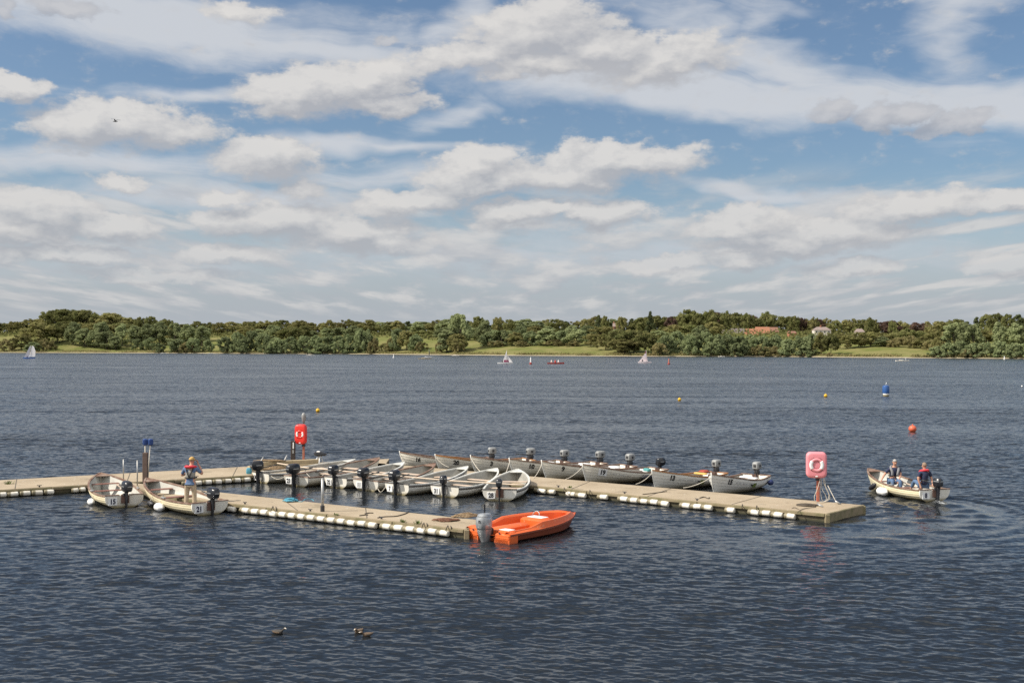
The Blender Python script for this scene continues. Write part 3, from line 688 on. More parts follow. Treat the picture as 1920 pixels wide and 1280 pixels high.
def rope(pts, r, m, label, group=None, name='rope', cat='rope', k=4, n=5):
    o = MB().tube(smooth_pts(pts, k), r, n).build(name, m, smooth=True); return tag(o, label, cat, group)

# ------------------------------------------------------------------ rowing boat
BL = 4.5                                               # model length; +Y is the bow, origin at the waterline under the stern
class Hull:
    def __init__(s, bow=0.82, stern=0.45, beam=0.82, tr=0.63):
        s.bow, s.stern, s.beam, s.tr = bow, stern, beam, tr
    def sheer(s, t): return s.stern - 0.05 * math.sin(math.pi * min(t / .7, 1)) + (s.bow - s.stern) * t ** 2.3
    def half(s, t):
        a = s.tr + (s.beam - s.tr) * math.sin(math.pi / 2 * min(t / .42, 1)) if t < .42 else s.beam * max(0, 1 - ((t - .42) / .58) ** 2.15) ** .86
        return max(a, 0.018)
    def keel(s, t): return -0.10 - 0.06 * math.sin(math.pi * min(t * 1.1, 1))
    def y(s, t, u):                                    # the stem and the transom rake
        return BL * t - 0.34 * u ** 1.3 * max(0, (t - .6) / .4) ** 2 - 0.0 * u + 0.10 * u * max(0, 1 - t / .12) 
    def pt(s, t, u, off=0.0):
        p = 3.4 - 2.2 * max(0, t - .1) ** 1.1
        p = max(p, 1.15)
        hb = s.half(t) * max(0.0, 1 - u ** p) ** (0.9 if t < .8 else 1.0)
        z = s.sheer(t) + (s.keel(t) - s.sheer(t)) * u
        return (hb + off, s.y(t, u), z)
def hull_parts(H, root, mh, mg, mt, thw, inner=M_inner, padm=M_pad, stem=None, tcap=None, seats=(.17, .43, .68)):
    T = [0, .03, .08, .15, .23, .31, .39, .47, .55, .63, .70, .77, .83, .88, .925, .96, .985, 1.0]
    NS = 7
    U = [0.02 + 0.98 * (k / NS) ** 0.95 for k in range(NS + 1)]
    b = MB()
    for sx in (1, -1):                                 # lapped strakes, then the inner skin
        rows = []
        for k in range(NS):
            rows.append((U[k], 0.0)); rows.append((U[k + 1], 0.013 if k < NS - 1 else 0))
        ring = [[(sx * H.pt(t, u, o)[0], H.pt(t, u, o)[1], H.pt(t, u, o)[2]) for (u, o) in rows] for t in T]
        b.loft(ring if sx > 0 else [r[::-1] for r in ring], closed=False, cap=False)
    hull = b.build('hull', mh, root, auto=R(20))
    b = MB()
    def inn(t, u):
        x, y, z = H.pt(t, u); return (max(x - 0.03, 0.002), y - (0.05 * max(0, (t - .8) / .2)), z)
    def uf(t, zf): return min(1.0, max(0.05, (H.sheer(t) - zf) / (H.sheer(t) - H.keel(t))))
    rows = [0.0, .3, .6, .85, 1.0]
    zf = 0.035
    left = []; fl = []
    for sx in (1, -1):
        ring = [[(sx * inn(t, 0.02 + (uf(t, zf) - 0.02) * r)[0], inn(t, 0.02 + (uf(t, zf) - .02) * r)[1], inn(t, 0.02 + (uf(t, zf) - .02) * r)[2]) for r in rows] for t in T]
        b.loft(ring[::-1] if sx > 0 else [r[::-1] for r in ring[::-1]], closed=False, cap=False)
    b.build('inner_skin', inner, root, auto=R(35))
    b = MB(); b.loft([[(-inn(t, uf(t, zf))[0], inn(t, uf(t, zf))[1], zf), (inn(t, uf(t, zf))[0], inn(t, uf(t, zf))[1], zf)] for t in T[:-1]], closed=False, cap=False)
    for yy in np.arange(0.5, 3.6, 0.28):               # floor boards
        w = inn(yy / BL, uf(yy / BL, zf))[0] * .72
        b.box((0, yy, zf + .014), (2 * w, .2, .022))
    b.build('floor_boards', M_floor, root)
    # gunwale: a square rail along each sheer, meeting at the bow
    g = MB()
    for sx in (1, -1):
        ring = []
        for t in T:
            x, y, z = H.pt(t, 0); xi = max(x - .045, 0.0)
            ring.append([(sx * (x + .028), y, z - .030), (sx * (x + .028), y, z + .022), (sx * xi, y, z + .022), (sx * xi, y, z - .030)])
        g.loft(ring if sx < 0 else [r[::-1] for r in ring])
    y = H.pt(.9, 0)[1]; x = H.pt(.9, 0)[0]             # breasthook
    g.add([(-x, y, H.sheer(.9) + .005), (x, y, H.sheer(.9) + .005), (0, BL, H.sheer(1) + .005), (-x, y, H.sheer(.9) - .02), (x, y, H.sheer(.9) - .02), (0, BL, H.sheer(1) - .02)], [(0, 1, 2), (5, 4, 3), (0, 3, 4, 1)])
    g.build('gunwale', mg, root)
    # transom
    n = 13; prof_ = [(H.pt(0, u)[0], H.pt(0, u)[2], H.pt(0, u)[1]) for u in [k / n for k in range(n + 1)]]
    poly = [(x, y, z) for x, z, y in prof_] + [(-x, y, z) for x, z, y in prof_[::-1]]
    zt = H.sheer(0)
    poly = [(p[0] + (.012 if p[0] > 0 else -.012), p[1], p[2]) for p in poly]
    tm = MB(); tm.loft([[(p[0], p[1] - .045, p[2]) for p in poly], [(p[0], p[1] + .012, p[2]) for p in poly]])
    tr = tm.build('transom', mt, root)
    for sx in (1, -1):
        cap = MB(); cap.box((sx * (H.tr * .56 + .06), -.012, zt + .018), (H.tr * .78, .09, .035), bev=.006)
        cap.build('transom_cap', tcap or mg, root)
    pad = MB(); pad.box((0.02, -.066, zt - .14), (.30, .036, .30), bev=.006); pad.box((0.02, .04, zt - .10), (.28, .05, .26), bev=.006)
    pad.build('motor_board', padm, root)
    for t in seats:
        th = MB(); w = inn(t, 0.35)[0] + .012; yy = BL * t; zz = H.sheer(t) - 0.16
        th.box((0, yy, zz), (2 * w, .24 if t > .2 else .36, .032), bev=.006)
        th.build('thwart', thw, root)
        if t < .5:
            k = MB(); k.box((0, yy + .02, (zz + zf) / 2), (.30 if t > .3 else 2 * w * .8, .20, zz - zf - .03), bev=.01); k.build('seat_box', inner, root)
    if stem:
        st = MB(); pts = [H.pt(1, u) for u in [0, .2, .4, .6, .8, 1]]
        st.tube([(0, p[1] + .012, p[2] + (.05 if i == 0 else 0)) for i, p in enumerate(pts)], .030, 6)
        st.build('stem_band', stem, root, smooth=True)
    return hull, tr
def number_on_transom(H, txt, tr, x=-0.36, z=None, m=M_num, s=1.0):
    z = z if z is not None else H.sheer(0) - .215
    yy = H.pt(0, 0.4)[1] - .045
    p = MB(); p.box((x, -.028 - .0, z), (.31 * s, .034, .25 * s), bev=.004)
    Mr = Matrix.Translation((0, 0, 0))
    pl = p.build('number_plate', M_plate, tr)
    put_text('number', txt, .25 * s, frame((x, -.048, z - .002), (1, 0, 0), (0, 0, 1)), m, pl, bold=.011)
def number_on_side(H, txt, hull, side, t=.80, u=.20, size=.30, m=M_numk, plate=None, letters=True, sticker=False):
    def P(tt, uu): x, y, z = H.pt(tt, uu); return Vector((side * x, y, z))
    def fr(tt, uu, off=.022):
        o = P(tt, uu); dy = (P(tt - .01, uu) - P(tt + .01, uu)) * (1 if side < 0 else -1); dz = P(tt, uu - .04) - P(tt, uu + .04)
        M = frame(o, dy, dz); M.translation = o + M.to_3x3() @ Vector((0, 0, off)); return M
    if plate:
        b = MB(); M = fr(t, u, .012); b.box((0, 0, 0), (.40, .32, .008), M); b.build('number_plate', plate, hull)
    put_text('number', txt, size, fr(t, u), m, hull, bold=.013)
    if letters:                                        # faded lettering that cannot be read any more
        b = MB(); rng = random.Random(txt)
        for i in range(15):
            tt = t - .075 - i * .0155
            if i in (5, 11): continue
            b.box((0, rng.uniform(-.006, .006), 0), (rng.uniform(.022, .042), rng.uniform(.022, .045), .004), fr(tt, u + .02, .018))
        b.build('faded_lettering', M_faint, hull)
    if sticker:
        b = MB(); b.box((0, 0, 0), (.26, .19, .006), fr(t - .36, u + .09, .026)); b.build('sticker', M_green, hull)
        b = MB()
        for i in range(6): b.box((0, 0, 0), (.035, .07 if i else .10, .004), fr(t - .30 - i * .0115, u + .07, .022))
        b.build('boat_lettering', M_numk, hull)
def outboard(root, H, kind, x=0.03, turn=0.0, s=1.0):
    zt = H.sheer(0); e = Matrix.Translation((x, -.05, zt)) @ Matrix.Rotation(turn, 4, 'Z') @ Matrix.Diagonal((s, s, s, 1))
    def rr(w, d, z, y0=0, k=.35):
        w /= 2; d /= 2; a = w * k; c = d * k
        return [(-w + a, y0 - d, z), (w - a, y0 - d, z), (w, y0 - d + c, z), (w, y0 + d - c, z), (w - a, y0 + d, z), (-w + a, y0 + d, z), (-w, y0 + d - c, z), (-w, y0 - d + c, z)]
    b = MB()
    if kind == 'black':
        b.loft([rr(.17, .26, .12, -.08), rr(.25, .40, .17, -.09), rr(.27, .43, .28, -.10), rr(.26, .42, .38, -.10), rr(.22, .35, .44, -.09), rr(.13, .22, .47, -.08)], e); cm = M_black
    elif kind == 'small':
        b.loft([rr(.15, .2, .10, -.06), rr(.21, .30, .15, -.07), rr(.22, .32, .27, -.07), rr(.20, .28, .36, -.07), rr(.12, .18, .41, -.06)], e); cm = M_black
    else:
        b.loft([rr(.18, .24, .22, -.04, .2), rr(.27, .34, .26, -.05, .2), rr(.28, .36, .44, -.05, .2), rr(.26, .33, .50, -.05, .25), rr(.20, .26, .53, -.05, .3)], e); cm = M_mgrey
    mo = b.build('outboard_motor', cm, root, auto=R(40))
    if kind == 'grey':
        b = MB(); b.box((-.142, -.06, .37), (.008, .10, .11), e); b.box((0, .135, .37), (.12, .008, .10), e); b.box((0, -.234, .37), (.11, .008, .10), e); b.build('air_intake', M_dark, mo)
        b = MB(); b.loft([rr(.17, .2, .02, -.03), rr(.20, .26, .10, -.04), rr(.15, .2, .23, -.04)], e); b.build('engine_base', M_dark, mo, auto=R(40))
    else:
        b = MB(); b.box((0, -.315 if kind == 'black' else -.232, .30), (.15, .006, .028), e); b.box((.138 if kind == 'black' else .112, -.08, .30), (.006, .2, .03), e); b.box((-.138 if kind == 'black' else -.112, -.08, .30), (.006, .2, .03), e); b.build('stripe', M_silver, mo)
    b = MB(); b.loft([rr(.12, .17, .24, -.05), rr(.075, .15, .0, -.06), rr(.05, .13, -.32, -.05), rr(.05, .14, -.5, -.05), rr(.025, .19, -.78, -.06)], e); b.build('leg', M_black if kind != 'grey' else M_dark, mo, auto=R(40))
    b = MB(); b.box((0, .01, .02), (.16, .07, .10), e, .01); b.box((-.055, .10, -.06), (.035, .045, .20), e, .008); b.box((.055, .10, -.06), (.035, .045, .20), e, .008); b.build('clamp', M_dark, mo)
    b = MB(); b.tube([(.02, .06, .2), (.04, .22, .22), (.05, .5, .25)], .016, 6, e); b.tube([(.05, .48, .25), (.05, .62, .26)], .023, 6, e); b.build('tiller', M_dark, mo, smooth=True)
    b = MB(); b.ball((0, -.06, -.66), (.045, .14, .045), 8, 5, e)
    for k in range(3):
        a = k * 2.094; b.box((0, -.2, -.66), (.02, .02, .02), e); b.box((.07 * math.cos(a), -.19, -.66 + .07 * math.sin(a)), (.09 * abs(math.cos(a)) + .03, .012, .09 * abs(math.sin(a)) + .03), e)
    b.build('propeller', M_dark, mo)
    return mo
def boat_at(stern, bow, bowz, model_bow):
    """place by the photo: waterline under the stern, and the top of the bow"""
    a = at(*stern, 0); b = at(*bow, bowz); d = Vector((b.x - a.x, b.y - a.y, 0))
    e = empty('rowing_boat', a, math.atan2(-d.x, d.y)); k = d.length / BL
    e.scale = (1, k, 1); e.rotation_euler = (0, 0, math.atan2(-d.x, d.y)); return e
brng = random.Random(4)
BOATS = {}
INNER = [  # number, stern px, bow px, gunwale, motor, motor board
    ('30', (490, 905), (666, 859.5), 'dark', 'black', 'transom 30 at the left end of the inner row, beside the turquoise bag'),
    ('23', (556, 912), (711, 858.5), 'wood', 'black', ''),
    ('32', (630, 914.5), (757.7, 865.5), 'dark', 'black', ''),
    ('11', (686, 920), (815, 866.5), 'wood', 'black', ''),
    ('7', (745, 927), (877.5, 874), 'dark', 'black', ''),
    ('31', (834, 932), (931, 877), 'dark', 'small', ''),
    ('28', (937, 939), (971, 879.5), 'white', 'small', ''),
]
for i, (no, st, bw, gk, mk, _) in enumerate(INNER):
    bz = (.745, .765, .785, .80, .81, .82, .82)[i]
    H = Hull(bz - .02, 0.44, 0.84, 0.66)
    e = boat_at(st, bw, bz, bz)
    mg = {'dark': M_whiteg, 'wood': M_wood, 'white': M_whiteg}[gk]
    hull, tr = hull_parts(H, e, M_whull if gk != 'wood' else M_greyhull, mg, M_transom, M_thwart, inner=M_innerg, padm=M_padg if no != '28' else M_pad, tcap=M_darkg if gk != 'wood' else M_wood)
    if gk != 'wood':
        for sx in (1, -1):
            pts = [Vector((sx * (H.pt(t, 0)[0] + .03), H.pt(t, 0)[1], H.pt(t, 0)[2] - .055)) for t in [0, .06, .15, .25, .35, .45, .55, .65, .75, .84, .91]]
            MB().tube(pts, [.034] * 7 + [.028, .022, .016, .008], 6).build('rubbing_strake', M_darkg, e, smooth=True)
    number_on_transom(H, no, tr, x=-.40 if no not in ('11', '28') else -.34, m=M_numk)
    outboard(e, H, mk, x=0.0 if no != '30' else -.05, turn=brng.uniform(-.12, .12), s=1.1 if mk == 'small' else brng.uniform(1.16, 1.26))
    e.rotation_euler = (R(brng.uniform(-.5, .5)), R(brng.uniform(-1.2, 1.2)), e.rotation_euler[2])
    look = {'dark': 'pale grey moored rowing boat with thin white rim', 'wood': 'weathered moored rowing boat with brown rim', 'white': 'pale grey moored rowing boat with dark red motor board'}[gk]
    tag(e, f'{look}, number {no} on its white transom', 'rowing boat', 'rowing boats moored inside the pontoons'); BOATS['in' + no] = (e, H)
OUTER = [  # number, bow px, stern px (at the motor bracket), gunwale, motor
    ('16', (749.5, 848), (919, 857), 'wood', 'grey'), ('20', (816, 853), (991, 859), 'varn', 'grey'), ('3', (882.5, 856), (1055, 863), 'wood', 'grey'),
    ('10', (955, 861.5), (1122, 866), 'wood', 'grey'), ('9', (1015.5, 865.5), (1178, 872), 'wood', 'grey'), ('19', (1092, 870.5), (1234, 878), 'wood', 'black'),
    ('13', (1222.7, 881), (1341, 885.6), 'varn', 'grey'), ('15', (1334, 888), (1412, 892), 'wood', 'grey'),
]
for i, (no, bw, st, gk, mk) in enumerate(OUTER):
    H = Hull(0.90, 0.45, 0.86, 0.66)
    a = at(*st, 0.47); bz = 0.84 + .012 * i; b = at(*bw, bz); d = Vector((b.x - a.x, b.y - a.y, 0)); L = d.length
    if L < 4.4: a = Vector((b.x, b.y, 0)) - d.normalized() * 4.4; L = 4.4
    e = empty('rowing_boat', (a.x, a.y, bz - .90 + .02), math.atan2(-d.x, d.y)); e.scale = (1, L / BL, 1)
    hull, tr = hull_parts(H, e, M_greyhull if no not in ('13', '15') else M_whull, {'wood': M_wood, 'varn': M_varn}[gk], M_transom, M_thwartr if gk == 'wood' else M_varn, stem=M_whiteg)
    number_on_side(H, no, hull, -1, t=.83 if len(no) < 3 else .8, u=.24, plate=M_plate if no == '19' else None, sticker=no in ('13', '15'))
    outboard(e, H, mk, x=0, turn=brng.uniform(-.15, .15), s=1.06)
    for (x, y, l, w) in ((.2, .6, .5, .35), (-.25, .9, .35, .3)): MB().box((x, y, .40), (l, w, .07), bev=.02).build('seat_lid', M_plate, e)
    e.rotation_euler = (R(brng.uniform(-.4, .4)), R(brng.uniform(-1, 1)), e.rotation_euler[2])
    extra = ' and olive sticker' if no in ('13', '15') else (' on a white plate' if no == '19' else '')
    look = 'grey clinker rowing boat with brown rim' if gk == 'wood' else 'grey clinker rowing boat with orange varnished rim'
    tag(e, f'{look}, number {no} by its bow{extra}', 'rowing boat', 'rowing boats moored outside the long pontoon'); BOATS['out' + no] = (e, H)
# the three cream boats
for key, no, st, bw, bz, lab in (('c15', '15', (233, 951), (188.4, 887), .82, 'empty cream rowing boat with number 15 on its transom'),
                                 ('c21', '21', (393, 965), (275, 896), .84, 'cream rowing boat with number 21 on its transom, man standing in it'),
                                 ('c8', '8', (1752, 939.5), (1628, 884), .70, 'cream rowing boat number 8 under way with two men aboard')):
    H = Hull(.84, .46, .86, .68)
    e = boat_at(st, bw, bz, .84)
    hull, tr = hull_parts(H, e, M_cream, M_wood, M_transom, M_thwartr, seats={'c15': (.54, .77), 'c21': (.53, .78), 'c8': (.17, .43, .68)}[key])
    number_on_transom(H, no, tr, x=-.42, s=1.05)
    outboard(e, H, 'black' if key != 'c8' else 'small', x=.04, turn={'c15': .2, 'c21': 0, 'c8': .3}[key], s=1.16)
    tag(e, lab, 'rowing boat', 'cream rowing boats'); BOATS[key] = (e, H)
    for sx in (1, -1):
        b = MB(); b.box((sx * H.half(.42) * 1.0, BL * .36, H.sheer(.4) + .04), (.10, .24, .04), bev=.01); b.tube([(sx * (H.half(.42)), BL * .36, H.sheer(.4) + .04), (sx * H.half(.42), BL * .36, H.sheer(.4) + .14)], .014, 6)
        b.build('rowlock', M_steel, e)
def in_boat(key, x, y, z):                             # boat coordinates to world; y in model length
    e, H = BOATS[key]; return (Matrix.Translation(e.location) @ e.rotation_euler.to_matrix().to_4x4() @ Matrix.Diagonal((*e.scale, 1))) @ Vector((x, y, z))
bpy.context.view_layer.update()

# fenders hanging on the boats
def fender(key, x, y, z, m, label, r=.13, l=.42, ax=(0, 1, 0), group='fenders on the boats'):
    p = in_boat(key, x, y, z); e = empty('fender', p)
    ez = BOATS[key][0].rotation_euler[2]
    d = Matrix.Rotation(ez, 3, 'Z') @ Vector(ax).normalized()
    q = d.to_track_quat('Z', 'Y').to_matrix().to_4x4()
    b = MB(); b.lathe([(.02, -l / 2 - .05), (.04, -l / 2 - .02), (r * .75, -l / 2 + .03), (r, -l / 2 + .11), (r, l / 2 - .11), (r * .75, l / 2 - .03), (.04, l / 2 + .02), (.02, l / 2 + .05)], 14, q)
    b.build('fender_body', m, e, smooth=True)
    top = q @ Vector((0, 0, l / 2)); g = in_boat(key, x * .86, y + .1, BOATS[key][1].sheer(.4) + .0)
    b = MB(); b.tube([top, (Vector(g) - Vector(p)) * .5 + Vector((0, 0, .02)), Vector(g) - Vector(p)], .012, 5); b.build('lanyard', M_rope, e)
    tag(e, label, 'fender', group)
fender('c15', -.93, 1.35, .10, M_fender, 'white fender on the left side of the cream number 15 boat')
fender('c21', -.95, 1.75, .14, M_fender, 'white fender low on the left side of the number 21 boat', r=.15, l=.5)
fender('c21', -.97, 2.35, .2, M_fendk, 'black fender beside the white one on the number 21 boat', r=.10, l=.4)
fender('c8', -.98, 2.05, .18, M_fender, 'large white fender on the side of the number 8 boat', r=.16, l=.55)
fender('c8', -.99, 2.72, .30, M_fendk, 'black fender hung ahead of the white one on the number 8 boat', r=.10, l=.45, ax=(0, 1, -.6))
fender('out19', -.97, 1.55, .24, M_fendk, 'black fender on the side of outer boat 19', r=.11, l=.55)
fender('out19', -.99, .95, .24, M_fender, 'white round fender near the stern of outer boat 19', r=.12, l=.36)
fender('out15', -.86, .45, .22, M_bluebag, 'navy blue fender by the stern of outer boat 15', r=.12, l=.32)

# gear lying in the boats
def gear(name, key, x, y, z, shapes, m, label, cat):
    e = empty(name, in_boat(key, x, y, z), BOATS[key][0].rotation_euler[2]); b = MB()
    for c, sz, bv in shapes: b.box(c, sz, bev=bv)
    b.build(name + '_body', m, e, auto=R(40)); tag(e, label, cat)
M_canvas = mat('pale_canvas', (.66, .62, .54), .85, .5, 9, (.48, .44, .37)); M_yell = mat('yellow_wood', (.66, .42, .12), .55, .4, 6, (.5, .3, .08)); M_redc = mat('red_cover', (.34, .06, .035), .7, .4, 8, (.25, .05, .03)); M_teal = mat('teal_box', (.09, .30, .30), .6)
gear('bag', 'c15', .33, .55, .20, [((0, 0, .1), (.34, .46, .2), .08), ((.05, .1, .22), (.2, .25, .1), .05)], M_canvas, 'pale bag beside the motor in cream boat 15', 'bag')
gear('fuel_tank', 'c21', .16, .50, .06, [((0, 0, .11), (.24, .34, .2), .04), ((0, .02, .23), (.08, .08, .05), .02)], M_redc, 'dark red fuel tank by the motor in boat 21', 'fuel tank')
gear('bottle', 'c21', .42, .62, .06, [((0, 0, .13), (.11, .11, .26), .035), ((0, 0, .28), (.05, .05, .06), .015)], M_plate, 'white bottle standing near the stern of boat 21', 'bottle')
gear('cushion', 'out13', .1, .95, .40, [((0, 0, .06), (.62, .22, .09), .03)], M_yell, 'yellow cushion across the stern of outer boat 13', 'cushion')
gear('cover', 'out13', .42, .25, .42, [((0, 0, .06), (.36, .42, .12), .05)], M_redc, 'red cover near the motor of outer boat 13', 'cover')
gear('tackle_box', 'out19', -.30, .95, .40, [((0, 0, .07), (.36, .22, .14), .03)], M_teal, 'teal box on the stern seat of outer boat 19', 'box')
for key, x0, y0, x1, y1, lab in (('c8', .35, 1.6, .52, 3.6, 'wooden oar lying along the right side of boat 8'), ('out9', -.3, 1.2, -.45, 3.3, 'wooden oar lying in outer boat 9'), ('c15', .45, .7, .35, 2.9, 'wooden oar lying along the right side of cream boat 15')):
    H = BOATS[key][1]; a = Vector(in_boat(key, x0, y0, H.sheer(.3) - .08)); b_ = Vector(in_boat(key, x1, y1, H.sheer(.7) - .10)); e = empty('oar', a); d = b_ - a
    MB().tube([(0, 0, 0), d * .72], .024, 8).build('shaft', M_thwart, e, smooth=True); M = frame((0, 0, 0), d, (0, 0, 1)); M.translation = d * .86
    MB().box((0, 0, 0), (d.length * .28, .03, .13), M, bev=.012).build('blade', M_thwart, e); tag(e, lab, 'oar')

# ------------------------------------------------------------------ pontoons
DZ = 0.31
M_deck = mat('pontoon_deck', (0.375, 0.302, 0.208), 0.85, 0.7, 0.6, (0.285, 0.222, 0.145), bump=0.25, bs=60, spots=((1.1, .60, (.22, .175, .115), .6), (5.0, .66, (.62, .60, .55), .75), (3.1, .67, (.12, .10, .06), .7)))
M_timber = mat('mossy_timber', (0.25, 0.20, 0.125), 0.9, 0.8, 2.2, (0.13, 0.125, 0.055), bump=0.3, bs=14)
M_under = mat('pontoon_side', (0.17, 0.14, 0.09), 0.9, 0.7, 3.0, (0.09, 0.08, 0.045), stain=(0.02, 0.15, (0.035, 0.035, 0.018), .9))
M_joint = mat('deck_joint', (0.12, 0.10, 0.075), 0.9)
M_float = mat('white_float', (0.82, 0.78, 0.69), 0.55, 0.6, 5.0, (0.50, 0.43, 0.32), stain=(-.11, -0.035, (0.16, 0.13, 0.06), 0.9), objvar=0.05)
M_moss = mat('moss', (0.10, 0.15, 0.03), 0.95, 0.7, 12, (0.07, 0.085, 0.03))
PONT = {}
def pontoon(key, near, far, floats, label, joints=(), face_end=True):
    """near/far: (x0,y0,x1,y1) photo pixels of the two long deck edges"""
    a, b = at(near[0], near[1], DZ), at(near[2], near[3], DZ); c, d = at(far[0], far[1], DZ), at(far[2], far[3], DZ)
    e = empty('pontoon', (a.x, a.y, 0)); o = Vector((a.x, a.y, 0))
    up = Vector((0, 0, DZ))
    P = [Vector((p.x, p.y, 0)) - o for p in (a, b, d, c)]
    PONT[key] = (Vector((a.x, a.y, 0)), Vector((b.x, b.y, 0)), Vector((c.x, c.y, 0)), Vector((d.x, d.y, 0)))
    m = MB(); m.loft([[p + Vector((0, 0, DZ - .07)) for p in P], [p + Vector((0, 0, DZ)) for p in P]]); m.build('deck', M_deck, e)
    cen = sum(P, Vector()) / 4
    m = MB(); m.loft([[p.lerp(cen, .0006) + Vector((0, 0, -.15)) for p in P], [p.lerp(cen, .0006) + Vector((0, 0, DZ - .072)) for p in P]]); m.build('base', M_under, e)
    rng = random.Random(key)
    for (p, q, far_side) in ((P[0], P[1], 0), (P[3], P[2], 1)):       # timber rails along both long sides, in lengths
        dr = (q - p).normalized(); nrm = Vector((dr.y, -dr.x, 0)) * (1 if not far_side else -1); L = (q - p).length; n = max(1, int(L / 2.4))
        for i in range(n):
            s0 = p + dr * (L * i / n + .012); s1 = p + dr * (L * (i + 1) / n - .012); mid = (s0 + s1) / 2 + nrm * .045
            M = frame((0, 0, 0), dr, (0, 0, 1)); M.translation = mid + Vector((0, 0, DZ - .065 + rng.uniform(-.012, .004)))
            MB().box((0, 0, 0), ((s1 - s0).length, .11, .088), M, bev=.012).build('timber_rail', M_timber, e)
    if face_end:
        dr = (P[2] - P[1]).normalized(); nrm = Vector((dr.y, -dr.x, 0)); M = frame((0, 0, 0), dr, (0, 0, 1)); M.translation = (P[1] + P[2]) / 2 + nrm * .05 + Vector((0, 0, DZ - .165))
        MB().box((0, 0, 0), ((P[2] - P[1]).length + .12, .34, .10), M, bev=.02).build('end_timber', M_timber, e)
        for pt in (P[1], P[2]): MB().box(pt + nrm * .06 + Vector((0, 0, .08)), (.17, .17, .42), bev=.02).build('corner_post', M_timber, e)
    dr = (P[1] - P[0]).normalized(); nrm = Vector((dr.y, -dr.x, 0)); L = (P[1] - P[0]).length
    for fx0, fx1 in floats:                            # white floats lashed under the near rail
        def s_of(px):
            yy = near[1] + (near[3] - near[1]) * (px - near[0]) / (near[2] - near[0]); w = at(px, yy, DZ); return (Vector((w.x, w.y, 0)) - o - P[0]).dot(dr)
        s0, s1 = s_of(fx0), s_of(fx1); l = (s1 - s0) * .97; r = .098 * rng.uniform(.94, 1.06)
        M = Matrix.Translation(P[0] + dr * ((s0 + s1) / 2) + nrm * .125 + Vector((0, 0, .12 + rng.uniform(-.014, .012)))) @ dr.to_track_quat('Z', 'Y').to_matrix().to_4x4() @ Matrix.Rotation(rng.uniform(-.05, .05), 4, 'X')
        b = MB(); h = l / 2
        b.lathe([(r * .6, -h), (r * .86, -h + .008), (r * .97, -h + .025), (r, -h + .055), (r, h - .055), (r * .97, h - .025), (r * .86, h - .008), (r * .6, h)], 14, Matrix())
        fo = b.build('float', M_float, e, auto=R(50)); fo.matrix_local = M
    for t in joints:                                    # joints between the deck sections
        s0 = P[0].lerp(P[1], t); s1 = P[3].lerp(P[2], t); dj = (s1 - s0).normalized(); M = frame((0, 0, 0), dj, (0, 0, 1)); M.translation = (s0 + s1) / 2 + Vector((0, 0, DZ + .003))
        MB().box((0, 0, 0), ((s1 - s0).length, .012, .030), M).build('joint', M_joint, e)
    for i in range(int(L / 3.2)):                       # mooring cleats
        s0 = P[0] + dr * (1.3 + i * 3.2) - nrm * .10; b = MB(); M = frame((0, 0, 0), dr, (0, 0, 1)); M.translation = s0 + Vector((0, 0, DZ))
        b.tube([(-.09, .075, 0), (-.03, .065, 0), (.03, .065, 0), (.09, .075, 0)], .014, 6, Matrix.Translation(M.translation) @ M.to_3x3().to_4x4()); b.box((0, .03, 0), (.05, .06, .04), M); b.build('cleat', M_dark, e)
    return tag(e, label, 'pontoon', 'floating pontoons')
def spans(lst, k, x0): return [(x0 + a / k, x0 + b / k) for a, b in lst]
f_walk = spans([(-20, 45), (48, 130), (138, 217), (223, 306), (313, 386), (510, 562), (565, 612), (1300, 1376), (1380, 1448), (1451, 1519), (1523, 1591), (1594, 1660), (1663, 1727), (1731, 1797)], 3.84, 0)
pontoon('walk', (-160, 927, 719, 875.5), (-160, 908.5, 730, 859.5), f_walk, 'tan pontoon walkway with white floats running in from the left edge', joints=(.18, .40, .63, .80), face_end=False)
f_fing = spans([(106, 178), (213, 280), (281, 347), (348, 412), (413, 478), (479, 545), (546, 612), (613, 680), (682, 752), (753, 822), (824, 896), (897, 967), (969, 1042), (1044, 1117), (1119, 1194), (1221, 1297), (1299, 1384), (1386, 1468), (1469, 1544), (1546, 1627), (1629, 1712)], 3.84, 400)
pontoon('finger', (300, 928.2, 872, 990.8), (232, 903.2, 911, 976.0), f_fing, 'tan pontoon with a row of white floats, in front of the boats', joints=(.22, .50, .72))
f_out = spans([(-160, -60), (-45, 20), (115, 154), (156, 194), (196, 284), (382, 470), (557, 643), (645, 729), (731, 815), (816, 901), (903, 993), (1086, 1177), (1180, 1274), (1276, 1366), (1474, 1558), (1670, 1768), (1770, 1864), (1868, 1955)], 4.571, 1040) + spans([(45, 148), (160, 260)], 4.8, 1440)
pontoon('outer', (690, 879.5, 1548, 962), (700, 867, 1615, 946), f_out, 'long tan pontoon ending by the pink lifebuoy', joints=(.36, .52, .68, .84))

def on_deck(px, py): return at(px, py, DZ)
